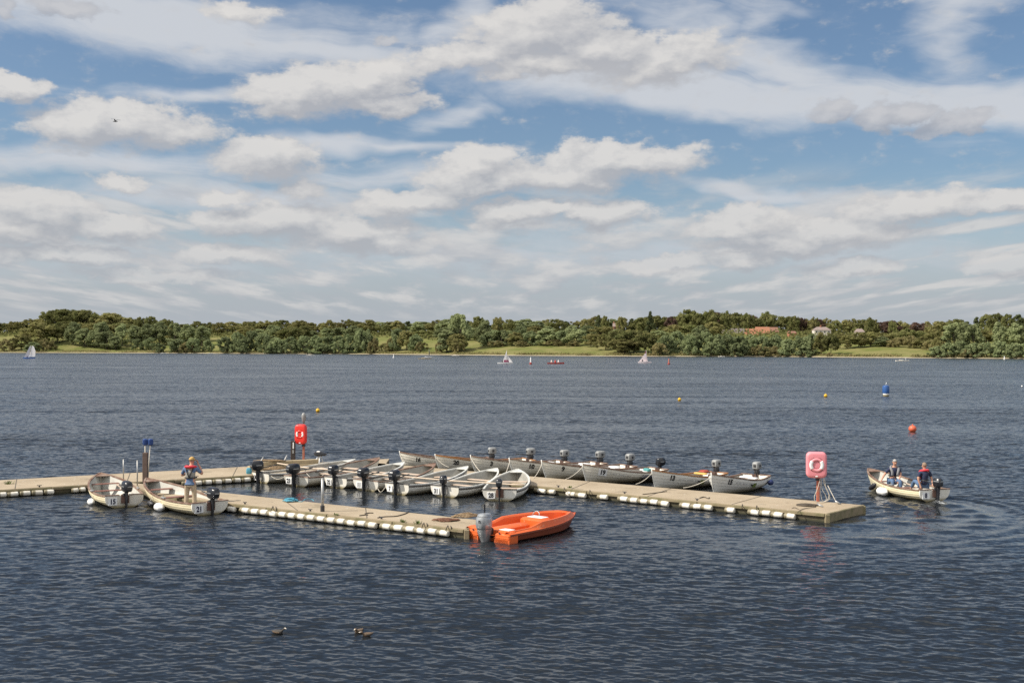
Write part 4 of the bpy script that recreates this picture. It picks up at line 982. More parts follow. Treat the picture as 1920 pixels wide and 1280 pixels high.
# ------------------------------------------------------------------ posts, lifebuoys and gear on the pontoons
M_red = mat('red_plastic', (0.72, 0.035, 0.025), 0.35, 0.15, 3.0, (0.55, 0.03, 0.02))
M_pink = mat('faded_pink_plastic', (0.74, 0.26, 0.29), 0.55, 0.35, 3.0, (0.66, 0.20, 0.24))
M_pinkr = mat('faded_pink_ring', (0.74, 0.27, 0.30), 0.55, 0.3, 3.0, (0.6, 0.2, 0.22))
M_redpost = mat('worn_red_post', (0.42, 0.10, 0.065), 0.7, 0.75, 5.0, (0.35, 0.21, 0.13))
M_brown = mat('brown_wood_post', (0.125, 0.085, 0.07), 0.85, 0.7, 5.0, (0.08, 0.055, 0.045))
M_blue = mat('blue_cloth', (0.012, 0.04, 0.17), 0.6, 0.5, 12, (0.04, 0.11, 0.30))
def rrect(w, h, r, n=5):
    out = []
    for cx, cy, a0 in ((w / 2 - r, h / 2 - r, 0), (-w / 2 + r, h / 2 - r, 90), (-w / 2 + r, -h / 2 + r, 180), (w / 2 - r, -h / 2 + r, 270)):
        for i in range(n + 1):
            a = R(a0 + 90 * i / n); out.append((cx + r * math.cos(a), cy + r * math.sin(a)))
    return out
def lifebuoy_station(base, top_px, w_px, h_px, cx_px, face, mh, mr, label, post_m=M_redpost, recess=None):
    p = on_deck(*base) if base[2:] == () else base; k = FPX / p.y
    e = empty('lifebuoy_station', p)
    zt = atd(cx_px, top_px, p.y).z - p.z; h = h_px / k; w = w_px / k; x = atd(cx_px, top_px, p.y).x - p.x; zc = zt - h / 2
    MB().box((0, .03, (zt - h * .3) / 2), (.10, .10, zt - h * .3), bev=.008).build('post', post_m, e)
    M = Matrix.Translation((x, -.05, zc)) @ Matrix.Rotation(face, 4, 'Z') @ Matrix.Rotation(R(90), 4, 'X')   # local z looks out to the viewer
    D = .26
    rings = [[(a, b, z) for a, b in rrect(w * s, h * s, .17 * s)] for s, z in ((.93, -D / 2), (1.0, -D / 2 + .04), (1.0, .05), (.97, .09), (.90, .125), (.80, .135))]
    # front with a round recess that holds the ring
    n = len(rings[0]); R0 = w * .385
    circ = [(R0 * a / math.hypot(a, b), R0 * b / math.hypot(a, b)) for a, b in rrect(w, h, .17)]
    rings.append([(a, b, .135) for a, b in circ]); rings.append([(a * .97, b * .97, .075) for a, b in circ])
    ho = MB().loft(rings, M).build('housing', mh, e, auto=R(38))
    b = MB(); rr_, t_ = R0 * .72, R0 * .235; N = 40; ring = []
    def torus(bb, a0, a1, rad, big):
        pts = []; nn = max(4, int(abs(a1 - a0) / 9))
        for i in range(nn + 1):
            a = R(a0 + (a1 - a0) * i / nn); pts.append((big * math.cos(a), big * math.sin(a), .10))
        bb.tube(pts, rad, 10, M)
    torus(b, 0, 360, t_, rr_); ringo = b.build('lifebuoy_ring', mr, e, smooth=True)
    for a0 in (-42, 138):
        b = MB(); torus(b, a0, a0 + 84, t_ * 1.07, rr_); b.build('reflective_band', M_plate, ringo, smooth=True)
    b = MB(); b.lathe([(R0 * .46, .07), (R0 * .46, .115), (R0 * .40, .125)], 24, M); b.build('hub', mh, e, auto=R(30))
    b = MB(); b.box((0, -h * .43, .115), (.09, .05, .05), M, bev=.01); b.build('latch', M_plate, e)
    for sx in (-1, 1): MB().lathe([(.016, .13), (.016, .142), (.006, .146)], 8, M @ Matrix.Translation((sx * w * .36, h * .40, -.02))).build('bolt', M_dark, e)
    MB().box((0, .03, zt - h - .06), (.16, .16, .10), bev=.01).build('bracket', M_dark, e)
    return tag(e, label, 'lifebuoy', 'lifebuoy stations')
red_base = at(569, 868, DZ + .05)
lifebuoy_station((*red_base,) if False else Vector(red_base), 795, 22, 37, 564.5, R(-14), M_red, M_red, 'bright red lifebuoy housing on a worn red post')
lifebuoy_station((1534, 941), 846.5, 37.5, 48.5, 1530, R(-9), M_pink, M_pinkr, 'faded pink lifebuoy housing on a worn red post at the pontoon end')
# lamp on a thin rod behind the red one
p = Vector((at(571, 867, DZ).x + .03, red_base.y + .35, DZ)); e = empty('beacon', p)
z0 = atd(571, 796, p.y).z - p.z; z1 = atd(571, 773.5, p.y).z - p.z; k = p.y / FPX
MB().tube([(0, 0, 0), (0, 0, z0 + .2)], .028, 8).build('rod', M_dark, e, smooth=True)
hb = z1 - z0
MB().lathe([(.03, z0 + hb * .1), (.07, z0 + hb * .25), (.105, z0 + hb * .5), (.115, z0 + hb * .75), (.085, z0 + hb * .94), (.03, z1)], 16).build('globe', mat('grey_globe', (0.27, 0.27, 0.26), .45, .4, 6, (.16, .16, .16)), e, smooth=True)
tag(e, 'grey egg-shaped beacon on a thin rod above the red lifebuoy', 'beacon')
def post(name, base, top_y, w, d, m, label, cat, bev=.01, face=0.0, cap=None):
    p = on_deck(*base); e = empty(name, p, face); h = atd(base[0], top_y, p.y).z - p.z
    MB().box((0, 0, h / 2), (w, d, h), bev=bev).build('shaft', m, e); tag(e, label, cat); return e, h
e, h = post('mooring_post', (549.5, 871), 826, .20, .20, mat('black_post', (.03, .022, .02), .7, .5, 5, (.06, .04, .035)), 'black square post with white and grey plates beside the red lifebuoy', 'post')
MB().box((.03, -.108, h - .22), (.06, .012, .30), bev=.003).build('white_plate', M_plate, e); MB().box((.02, -.107, h - .52), (.09, .010, .16), bev=.003).build('grey_plate', M_mgrey, e)
post('mooring_post', (272.5, 905), 848, .20, .16, M_brown, 'brown wooden post behind the bow of boat 21', 'post')[0]
def pole(base, top_y, r, m, label, name='pole', foot=False, lean=0):
    p = on_deck(*base); e = empty(name, p); h = atd(base[0], top_y, p.y).z - p.z
    MB().tube([(0, 0, 0), (lean, 0, h)], r, 10).build('tube', m, e, smooth=True)
    if foot: MB().lathe([(r * 1.5, 0), (r * 1.5, .2), (r * 1.15, .205)], 12).build('socket', M_dark, e, auto=R(40))
    MB().lathe([(r * 1.06, h - .004), (r * .9, h + .015), (.003, h + .02)], 10).build('cap', m, e, smooth=True)
    return tag(e, label, 'pole')
pole((231.5, 897.5), 861, .026, M_steel, 'thin grey pole standing behind boat 15, the left one of two')
pole((257.5, 910), 863, .026, M_steel, 'thin grey pole between boat 15 and the brown post')
pole((604.7, 958.5), 897, .050, M_steel, 'stout grey pole on the front pontoon casting a long shadow', foot=True)
# two long-handled brushes stood behind the brown post
pb = on_deck(272, 903)
for dx, lab, tx in ((-.045, 'dark blue cloth mop on a pale stick, left of two', 269.5), (.06, 'brighter blue cloth mop on a pale stick, right of two', 279.5)):
    e = empty('mop', (pb.x + dx, pb.y + .18, DZ)); zt = atd(tx, 823, pb.y).z - DZ; tx_ = atd(tx, 830, pb.y).x - pb.x - dx
    MB().tube([(0, 0, 0), (tx_, 0, zt - .1)], .022, 8).build('stick', M_rope, e, smooth=True)
    b = MB(); rng = random.Random(lab)
    b.loft([[(tx_ + r_ * math.cos(a) * (1 + .2 * math.sin(3 * a + z)), .8 * r_ * math.sin(a), z) for a in [j * .524 for j in range(12)]] for r_, z in ((.05, zt - .28), (.095, zt - .24), (.105, zt - .13), (.10, zt - .03), (.06, zt))])
    b.build('head', M_blue, e, auto=R(30)); tag(e, lab, 'mop')
# low timber staging at the far corner, with rope heaped on it
c0 = at(470, 883.5, DZ); c1 = at(606, 876.5, DZ); dr = (c1 - c0).normalized(); nr = Vector((-dr.y, dr.x, 0))
e = empty('timber_stack', c0 + nr * .2, math.atan2(dr.y, dr.x)); L = (c1 - c0).length
for i, (y, z, l, x) in enumerate(((.1, .10, L, L / 2), (.36, .10, L * .96, L / 2 - .03), (.2, .29, L * .93, L / 2 + .06))):
    MB().box((x, y, z), (l, .24, .185), bev=.015).build('beam', mat('pale_timber', (.44, .35, .22), .85, .6, 3, (.27, .22, .13)), e)
tag(e, 'stack of pale timber beams along the pontoon corner behind boat 30', 'timber')
def heap(name, c, rx, ry, h, m, label, cat, n=5, r=.016, seed=1, turns=26):
    rng = random.Random(seed); pts = []
    for i in range(turns * 4):
        a = i * 1.57 + rng.uniform(-.5, .5); q = rng.uniform(.25, 1)
        pts.append((c[0] + rx * q * math.cos(a), c[1] + ry * q * math.sin(a), c[2] + r + h * max(0, 1 - q) * rng.uniform(.3, 1) + rng.uniform(0, h * .25)))
    o = MB().tube(smooth_pts(pts, 3), r, 5).build(name, m, smooth=True); return tag(o, label, cat)
q = c0 + nr * .0 + dr * 1.25 - nr * .12; heap('rope_heap', (q.x, q.y, DZ), .75, .16, .22, M_ropebr, 'brown netting heaped against the timber beams behind boat 30', 'rope', seed=3)
q = c0 + nr * .42 + dr * 1.0; heap('rope_heap', (q.x, q.y, DZ + .385), .8, .16, .08, M_ropebr, 'brown rope lying on top of the timber beams', 'rope', seed=5)
for dx, ln, lab in ((.62, .25, 'left of two small bent steel cleats on the timber beams'), (1.75, .3, 'right of two small bent steel cleats on the timber beams')):
    q = c0 + nr * .42 + dr * dx; e = MB().tube([(q.x - .05, q.y, DZ + .385), (q.x, q.y, DZ + .42), (q.x + .10, q.y, DZ + .42 + ln * .7)], .03, 6).build('cleat', M_steel, smooth=True); tag(e, lab, 'cleat')
# folding stand with a dark seat behind boats 23 and 32
p = at(601, 874, DZ); p = Vector((p.x, p.y - .3, DZ)); e = empty('tripod_stand', p); ht = atd(601, 850, p.y).z - DZ
for lx, ly in ((-.32, -.25), (.02, -.3), (.2, .2), (-.2, .25)): MB().tube([(lx, ly, 0), (lx * .15 + .02, ly * .15, ht - .06)], .026, 6).build('leg', M_plate, e, smooth=True)
b = MB(); b.loft([[(x_ * w + ox, y_ * w * .7, ht + z) for x_, y_ in rrect(.62, .5, .12)] for w, z, ox in ((.75, -.10, .05), (1, -.04, .05), (.92, .04, .03), (.5, .10, -.02))]); b.build('seat', M_black, e, auto=R(40))
b = MB(); b.box((-.03, -.1, ht + .10), (.16, .16, .07), bev=.02); b.build('seat_pad', M_plate, e)
tag(e, 'black topped stand on thin white legs behind the moored boats', 'stand')
# turquoise things
q = at(467, 888, DZ); e = MB(); e.loft([[(q.x + x_ * s_, q.y + y_ * s_, DZ + z) for x_, y_ in rrect(.24, .2, .06)] for s_, z in ((.8, 0), (1, .05), (1, .2), (.7, .27))]); tag(e.build('bag', M_ropeb, auto=R(40)), 'small turquoise bag on the walkway beside boat 30', 'bag')
q = at(545, 940, DZ); heap('rope_heap', (q.x, q.y, DZ), .30, .28, .16, M_ropeb, 'heap of turquoise rope on the front pontoon', 'rope', seed=8, turns=16, r=.018)
rope([at(556, 939, DZ + .02), at(566, 940, DZ + .02), at(574, 934.5, DZ + .1), at(584, 935.5, DZ + .06), at(589, 939, DZ + .02)], .014, M_ropeb, 'loose turquoise rope end curling beside the turquoise heap')
q = at(836, 976, DZ); heap('chain_heap', (q.x, q.y, DZ), .48, .30, .10, M_rust, 'rusty chain heaped near the orange boat', 'chain', seed=9, turns=20)
q = at(876, 969, DZ); heap('rope_heap', (q.x, q.y, DZ), .55, .34, .14, M_ropebr, 'brown rope heaped at the end of the front pontoon', 'rope', seed=10, turns=22)
q = at(1513, 947.5, DZ); heap('rope_heap', (q.x, q.y, DZ), .42, .36, .06, M_roped, 'dark rope coiled on the deck left of the pink lifebuoy', 'rope', seed=12, turns=14)
rope([at(1498, 955, DZ), at(1488, 951, DZ + .02), at(1476, 961, DZ - .1), at(1474, 964, .1)], .013, M_roped, 'dark rope hanging over the edge near the pink lifebuoy')
rope([at(1530, 950, DZ + .02), at(1512, 952, DZ + .02), at(1500, 956, DZ + .02), at(1495, 961, DZ)], .012, M_roped, 'short dark rope crossing to the pontoon edge by the lifebuoy')
# white line hanging in loops from the pink lifebuoy, and a stay to the deck
pk = on_deck(1534, 941)
def pkp(px, py, dy=-.12): return atd(px, py, pk.y + dy)
rope([pkp(1538, 896), pkp(1533, 915), pkp(1527, 930), pkp(1529, 939), pkp(1540, 941), pkp(1551, 938), pkp(1556, 932), pkp(1551, 918), pkp(1545, 906), pkp(1544, 897)], .011, M_rope, 'large loop of white line hanging under the pink lifebuoy', group='lines under the pink lifebuoy')
rope([pkp(1541, 896, .0), pkp(1541, 915, 0), pkp(1548, 928, 0), pkp(1549, 937, 0), pkp(1542, 938, 0), pkp(1538, 920, 0), pkp(1539, 898, 0)], .010, M_rope, 'small loop of white line close to the post under the pink lifebuoy', group='lines under the pink lifebuoy')
rope([pkp(1546, 897), pkp(1547, 905), pkp(1549, 916), pkp(1554, 926), pkp(1552, 936), pkp(1546, 940)], .010, M_rope, 'white line trailing down right of the pink lifebuoy post', group='lines under the pink lifebuoy')
a = on_deck(1573, 945); rope([pkp(1552, 910), Vector(a) + Vector((-.1, 0, .08))], .012, M_rope, 'straight white line running down to a cleat by the lifebuoy', group='lines under the pink lifebuoy')
b = MB(); b.tube([Vector(a) + Vector((-.14, 0, .12)), Vector(a) + Vector((.05, -.05, .015))], .035, 7); tag(b.build('cleat', M_steel, smooth=True), 'steel cleat holding the straight line by the pink lifebuoy', 'cleat')
a = on_deck(1540, 950); b = MB(); b.tube([Vector(a) + Vector((-.12, .12, .10)), Vector(a) + Vector((.04, -.05, .015))], .03, 7); tag(b.build('cleat', M_steel, smooth=True), 'steel cleat at the foot of the pink lifebuoy post', 'cleat')
# painters from the outer boats down to the pontoon
for no, px, py in (('16', 760, 871), ('20', 842, 876), ('3', 905, 888), ('10', 945, 893), ('9', 1000, 897), ('19', 1060, 899), ('13', 1192, 908), ('15', 1281, 915)):
    a = in_boat('out' + no, 0, BL - .02, BOATS['out' + no][1].bow - .12); bpt = on_deck(px, py) + Vector((0, 0, .02))
    rope(sag(a, bpt, .08), .014, M_rope, f'mooring line from the bow of outer boat {no} down to the pontoon', 'mooring lines of the outer boats')
for i, pts in enumerate(([(1205, 926), (1220, 924.5), (1236, 922.5), (1250, 920.5)], [(1312, 933), (1320, 931), (1328, 934), (1330, 932)], [(708, 970), (722, 968), (742, 967), (758, 963), (766, 959)], [(674, 966), (682, 965), (690, 964.5)], [(684, 962.5), (692, 961), (700, 961)])):
    rope([at(x, y, DZ + .018) for x, y in pts], .018, M_roped, ('dark rope end lying across the long pontoon near boat 13', 'small dark rope twist on the long pontoon near outer boat 15', 'curved dark rope on the front pontoon left of the chain', 'first of two short rope scraps right of the grey pole', 'second of two short rope scraps right of the grey pole')[i], 'rope ends on the decks')
for (x, n_) in ((512, 'left'), (795, 'middle'), (840, 'right')):   # lashings round the floats
    y = 945 + (x - 454.7) * .1095; a = at(x, y - 3, DZ + .02)
    rope([a, at(x - 3, y + 3, DZ), at(x - 4, y + 11, .12), at(x, y + 16, .03), at(x + 5, y + 11, .12), at(x + 6, y + 2, DZ), at(x + 5, y - 2, DZ + .02)], .014, M_roped, f'dark rope looped round the floats of the front pontoon, {n_} one', 'loops round the floats')
for i, (x, x2) in enumerate(((1058, 0), (1106, 0), (1392, 0), (1419, 0))):
    y = 914 + (x - 1040) * .0925; rope([at(x, y - 2, DZ + .02), at(x - 1, y + 4, DZ - .02), at(x + 2, y + 11, .08), at(x + 4, y + 14, .0)], .014, M_roped, ('first', 'second', 'third', 'fourth')[i] + ' dark rope hanging over the long pontoon edge, counted from boat 28', 'ropes over the long pontoon edge')
# the long warp that runs along the sterns of the inner boats
w = [(520, 868, .62), (575, 876.6, .62), (616.6, 880, .62), (669.7, 885.5, .6), (693, 887.5, .58), (727.5, 890.6, .58), (752.5, 892.6, .58), (825, 899, .56), (842, 900.6, .56), (909, 904.6, .54), (982, 909, .54)]
rope([at(*q) for q in w], .030, mat('pale_warp', (.60, .49, .38), .8, .4, 20, (.48, .38, .29)), 'long pale rope stretched across the sterns of the inner boats', k=3)
a = [(492, 882, .5), (505, 890, .4), (520, 898, .25), (535, 893, .42)]; rope([at(*q) for q in a], .012, M_rope, 'slack white line hanging between boats 30 and 23', 'slack lines between inner boats')
a = [(575, 887, .5), (585, 897, .3), (594, 898, .28), (607, 889, .46)]; rope([at(*q) for q in a], .012, M_rope, 'slack white line hanging between boats 23 and 32', 'slack lines between inner boats')
a = [(700, 900, .45), (708, 915, .15), (714, 922, .03), (722, 914, .18), (730, 903, .42)]; rope([at(*q) for q in a], .012, M_rope, 'slack white line drooping to the water between boats 11 and 7', 'slack lines between inner boats')
# small weeds growing on the deck edges
def weed(px, py, s, label):
    c = at(px, py, DZ); rng = random.Random(label); b = MB()
    for i in range(26):
        a = rng.uniform(0, 6.28); r = rng.uniform(0, s); h = rng.uniform(.3, 1) * s * .8; d = Vector((math.cos(a), math.sin(a), 0))
        p0 = c + d * r; t = Vector((-d.y, d.x, 0)) * .018; tip = p0 + d * h * .6 + Vector((0, 0, h))
        b.add([p0 - t, p0 + t, tip + t * .4, tip - t * .4], [(0, 1, 2, 3)])
    tag(b.build('weed', M_moss), label, 'weed', 'weeds on the decks')
weed(755, 978, .12, 'small green weed on the front pontoon edge under the curved rope'); weed(783, 981, .16, 'larger green weed patch on the front pontoon edge near the chain')
weed(1068, 914, .12, 'green weed on the long pontoon edge right of boat 28'); weed(17, 907, .2, 'thin weed at the far left of the walkway'); weed(630, 965, .09, 'low weed on the front pontoon edge right of the grey pole')

# ------------------------------------------------------------------ orange workboat
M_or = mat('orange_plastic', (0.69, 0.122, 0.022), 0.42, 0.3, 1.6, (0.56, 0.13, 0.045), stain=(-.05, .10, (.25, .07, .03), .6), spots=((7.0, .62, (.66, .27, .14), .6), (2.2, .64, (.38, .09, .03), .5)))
M_orh = mat('shaded_orange_hull', (0.25, 0.062, 0.030), 0.5, 0.6, 1.2, (0.19, 0.055, 0.03), stain=(-.02, .12, (.2, .06, .03), .7))  # darker than the orange moulding: the hull side's shade is put into the colour
a = at(913, 1013.5, 0); th = R(41); e = empty('orange_workboat', a, -th)
L, B = 4.42, .95
def ob_half(t): return B * (1 if t < .36 else max(.0, 1 - ((t - .36) / .64) ** 2.2)) ** .92 if t < 1 else .02
def ob_sheer(t): return .28 + .12 * t ** 2                 # the rubbing strake
def rim(t): return .36 + .12 * max(0, min(1, (t - .26) / .10)) + .05 * t - .10 * max(0, (t - .9) / .1)
T = [0.0, .06, .12, .2, .24, .3, .38, .46, .54, .62, .7, .77, .83, .88, .92, .955, .98, 1.0]
hw = lambda t: max(ob_half(t), .05)
b = MB()
for sx in (1, -1):                                      # outer skin up to the strake, then the inward slope up to the rim
    rg = []
    for t in T:
        y = L * t; w = hw(t); z = ob_sheer(t); k = 1.15 * max(0, (t - .5) / .5) ** 1.5
        rg.append([(0, y - .5 * k, -.12 + .22 * max(0, t - .7)), (sx * w * .55, y - .45 * k, -.10 + .3 * max(0, t - .7)), (sx * w * .90, y - .22 * k, .06), (sx * w * .97, y - .05 * k, z - .05), (sx * (w + .02), y, z - .045), (sx * (w + .02), y, z + .01)])
    b.loft(rg if sx > 0 else [r[::-1] for r in rg], closed=False, cap=False)
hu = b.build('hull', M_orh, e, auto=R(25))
b = MB()
for sx in (1, -1):
    rg = []
    for t in T:
        y = L * t; w = hw(t); z = ob_sheer(t); zr = rim(t); wi = max(w - .10, .03); wj = max(w - .20, .012); yi = y - .10 * max(0, (t - .8) / .2); yj = y - .28 * max(0, (t - .8) / .2)
        fl = .10 if t > .14 else .20
        rg.append([(sx * (w + .022), y, z + .01), (sx * (w - .02), y - .01, z + .03), (sx * (wi + .03), yi, zr - .03), (sx * (wi + .01), yi, zr), (sx * (wi - .05), yi - .01, zr), (sx * wj, yj, zr - .05), (sx * max(wj - .04, .008), yj - .02, fl), (0, yj - .02, fl)])
    b.loft(rg if sx > 0 else [r[::-1] for r in rg], closed=False, cap=False)
b.build('inner_moulding', M_or, e, auto=R(25))
for sx in (1, -1):                                      # stern pods either side of the motor well
    b = MB(); x0, x1 = sx * .34, sx * (B + .01)
    b.loft([[(x0, -.02, -.1), (x1, -.02, -.1), (x1, -.02, .12), (x0, -.02, .12)], [(x0, -.04, -.1), (x1 * .99, -.04, -.1), (x1 * .99, -.04, .12), (x0, -.04, .12)]] if sx < 0 else [[(x1, -.02, -.1), (x0, -.02, -.1), (x0, -.02, .12), (x1, -.02, .12)], [(x1, -.04, -.1), (x0, -.04, -.1), (x0, -.04, .12), (x1, -.04, .12)]])
    b.box(((x0 + x1) / 2, .18, .10), (abs(x1 - x0), .44, .38), bev=.04); b.box(((x0 + x1) / 2, .22, .31), (abs(x1 - x0) * .82, .36, .14), bev=.05)
    b.box(((x0 + x1) / 2, -.035, .165), (abs(x1 - x0) * .98, .03, .035), bev=.008)
    b.build('stern_pod', M_or, e, auto=R(40))
b = MB(); b.box((0, .22, .12), (.66, .10, .44), bev=.02); b.build('motor_well', M_or, e)
b = MB(); b.box((-.05, 1.15, .20), (.46, 1.5, .30), bev=.05); b.build('console_seat', M_or, e, auto=R(40))
b = MB(); b.box((.02, 2.35, .27), (.9, .62, .40), bev=.06); b.build('thwart', M_or, e, auto=R(40))
b = MB(); b.box((.02, 2.45, .478), (.62, .36, .02), bev=.008); b.build('white_hatch', M_plate, e)
b = MB(); b.box((.62, .24, .386), (.42, .30, .012), bev=.004); b.build('white_pad', M_plate, e)
for sx in (1, -1):
    for t0, t1 in ((.30, .48), (.52, .66), (.72, .86)):
        pts = [(sx * (hw(t) - .06), L * t - .03 * (t > .8), ob_sheer(t) + (.07 if 0 < i < 4 else .02)) for i, t in enumerate([t0 + (t1 - t0) * j / 4 for j in range(5)])]
        MB().tube(smooth_pts(pts, 4), .013, 6).build('grab_line', M_rope if t0 > .6 else M_dark, e, smooth=True)
b = MB(); pts = [(-.2 + .14 * math.cos(q_), 2.62 + .05 * math.sin(q_), .50 + .12 * math.sin(q_)) for q_ in [i * .35 for i in range(10)]]; b.tube(pts, .014, 6); b.build('handrail', M_steel, e, smooth=True)
for sx in (-.55, .55): MB().lathe([(.035, 0), (.035, .012), (.02, .014)], 10, Matrix.Translation((sx, -.03, .30)) @ Matrix.Rotation(R(90), 4, 'X')).build('drain_bung', M_dark, e)
def rr2(w, d, z, y0=0, n=24):
    return [(w / 2 * math.copysign(abs(math.cos(a)) ** .72, math.cos(a)), y0 + d / 2 * math.copysign(abs(math.sin(a)) ** .72, math.sin(a)), z) for a in [2 * math.pi * i / n for i in range(n)]]
b = MB(); b.loft([rr2(.37, .48, .40, -.12), rr2(.40, .52, .43, -.13), rr2(.41, .54, .55, -.14), rr2(.40, .53, .68, -.14), rr2(.37, .50, .76, -.13), rr2(.34, .46, .775, -.12)]); mo = b.build('outboard_motor', M_silver, e, auto=R(35))
b = MB(); b.loft([rr2(.35, .47, .78, -.12), rr2(.345, .46, .81, -.12), rr2(.30, .40, .85, -.11), rr2(.18, .25, .868, -.10)]); b.build('cowl_lid', M_silver, mo, auto=R(35))
b = MB(); b.loft([rr2(.15, .25, -.12, -.05), rr2(.20, .30, .0, -.07), rr2(.29, .38, .16, -.10), rr2(.35, .46, .30, -.12), rr2(.37, .48, .39, -.12)]); b.build('engine_housing', M_silver, mo, auto=R(35))
b = MB(); b.loft([rr2(.10, .2, -.75, -.02), rr2(.11, .2, -.3, -.03), rr2(.15, .26, -.125, -.05)]); b.build('leg', M_mgrey, mo, auto=R(35))
b = MB(); b.box((-.12, .02, .98), (.05, .05, .30), bev=.015); b.build('tiller_grip', M_black, mo)
put_text('motor_number', '15', .12, frame((.05, -.412, .64), (1, 0, 0), (0, 0, 1)), M_dark, mo, bold=.004)
b = MB(); b.box((0, .12, .25), (.24, .16, .3), bev=.02); b.build('clamp', M_dark, mo)
tag(e, 'orange plastic workboat with silver outboard motor tied at the pontoon end', 'workboat')

# ------------------------------------------------------------------ buoys
def ball_buoy(px, py, r, m, label, dip=.25):
    p = at(px, py, 0); e = empty('buoy', (p.x, p.y, 0))
    MB().ball((0, 0, r * (1 - dip)), (r, r, r * .95), 20, 12).build('float_ball', m, e, smooth=True)
    MB().tube([(0, 0, r * 1.6), (0, 0, r * 1.98)], r * .14, 8).build('eye', m, e, smooth=True)
    return tag(e, label, 'buoy', 'mooring buoys')
M_yel = mat('yellow_buoy', (.72, .42, .015), .4, .3, 4, (.55, .3, .01)); M_orb = mat('orange_red_buoy', (.62, .13, .06), .45, .35, 4, (.45, .08, .04))
ball_buoy(596, 772, .19, M_yel, 'yellow ball buoy beyond the red lifebuoy'); ball_buoy(1274, 751, .20, M_yel, 'yellow ball buoy in open water, the left one of two'); ball_buoy(1548, 744, .22, M_yel, 'yellow ball buoy in open water, left of the blue buoy')
ball_buoy(1711, 809, .28, M_orb, 'orange red ball buoy beyond boat number 8'); ball_buoy(1916, 725, .13, M_plate, 'tiny white buoy at the right edge of the water')
p = at(1661, 742, 0); e = empty('marker_buoy', (p.x, p.y, 0)); k = p.y / FPX
M_bb = mat('blue_buoy', (.03, .10, .30), .4, .35, 4, (.02, .07, .2))
MB().lathe([(.30, -.2), (.36, .02), (.36, .16)], 20).build('olive_base', mat('olive_base', (.22, .17, .05), .7), e, auto=R(40)); MB().lathe([(.365, .16), (.365, .34)], 20).build('white_band', M_plate, e, auto=R(40))
MB().lathe([(.40, .34), (.43, .45), (.43, 1.15), (.38, 1.30), (.2, 1.36)], 20).build('blue_drum', M_bb, e, auto=R(35)); MB().tube([(0, 0, 1.36), (.06, 0, 1.72)], .035, 8).build('top_staff', M_plate, e, smooth=True)
tag(e, 'tall blue marker buoy with white band on the right', 'buoy')
def pillar(px, py, h, c1, c2, label):
    p = at(px, py, 0); e = empty('marker_buoy', (p.x, p.y, 0))
    MB().lathe([(.35, -.2), (.45, 0), (.45, h * .22), (.22, h * .3)], 14).build('float_base', c2, e, auto=R(40)); MB().lathe([(.26, h * .3), (.22, h * .8), (.1, h)], 12).build('pillar', c1, e, auto=R(40))
    tag(e, label, 'buoy', 'far marker buoys')
pillar(995, 683, 2.6, M_plate, mat('dull_red', (.35, .07, .06), .6), 'white and red marker buoy right of the sailing dinghy in mid lake'); pillar(1254, 683, 2.2, mat('dull_orange', (.42, .14, .09), .6), mat('dull_red', (.35, .07, .06), .6), 'orange marker buoy right of the pink sailed dinghy'); pillar(738, 671, 2.2, M_plate, M_plate, 'white marker buoy near the far shore in mid lake'); pillar(1883, 674, 2.0, M_plate, M_plate, 'white marker buoy by the far shore on the right')

# ------------------------------------------------------------------ far boats
M_sail = mat('white_sail', (.80, .77, .76), .8, .15, .8, (.7, .68, .7)); M_sailr = mat('maroon_sail', (.25, .04, .10), .8); M_sailp = mat('pink_sail', (.80, .70, .70), .8, .3, .8, (.74, .56, .58)); M_sailg = mat('grey_sail', (.42, .42, .47), .8, .2, .8, (.34, .34, .38))
M_hullb = mat('blue_dinghy', (.03, .12, .42), .4)
def sailboat(px, py, top, l, mh, sails, label, lean=0.0, turn=0.0, mast=True):
    p = at(px, py, 0); e = empty('sailing_dinghy', (p.x, p.y, 0), turn); e.rotation_euler = (0, lean, turn); h = atd(px, top, p.y).z
    rg = [[(x, -w, .0), (x, -w * 1.08, .45), (x, w * 1.08, .45), (x, w, .0)] for x, w in ((-l / 2, .5), (-l * .2, .75), (l * .15, .65), (l * .42, .25), (l / 2, .04))]
    MB().loft(rg).build('hull', mh, e, auto=R(40))
    if mast: MB().tube([(l * .12, 0, .4), (l * .10, 0, h)], .05, 6).build('mast', M_steel, e, smooth=True)
    for nm, pts, m in sails:
        P3 = [Vector((x * l, .05 + .15 * math.sin(3 * x), .5 + z * (h - .6))) for x, z in pts]; off = Vector((0, .03, 0))
        MB().loft([P3, [q_ + off for q_ in P3]]).build(nm, m, e)
    b = MB(); b.loft([[(-.2 + r_ * math.cos(a_) - l * .15, r_ * .8 * math.sin(a_), z_) for a_ in [j * .785 for j in range(8)]] for r_, z_ in ((.22, .45), (.27, .8), (.2, 1.05), (.09, 1.12), (.13, 1.22), (.11, 1.36), (.03, 1.4))]); b.build('sailor', mat('sailor_dark', (.06, .05, .06), .8), e, smooth=True)
    return tag(e, label, 'sailing boat', 'sailing dinghies on the far water')
sailboat(55, 672, 647, 6.0, M_hullb, [('jib', [(-.42, .02), (-.02, .02), (.10, .98), (.02, .9)], M_sailg), ('mainsail', [(-.02, .08), (.48, .08), (.50, .55), (.36, .93), (.2, .98)], M_sail)], 'white sailed dinghy with blue hull at the far left', lean=.0)
sailboat(947, 681.5, 656, 6.0, M_plate, [('mainsail', [(-.16, .02), (.12, .02), (.10, .98)], M_sail), ('jib', [(.15, .02), (.48, .02), (.14, .62)], M_sail), ('mainsail_foot', [(-.10, .021), (.36, .02), (.30, .2), (-.06, .2)], M_sailr)], 'dinghy with white and maroon sails in mid lake')
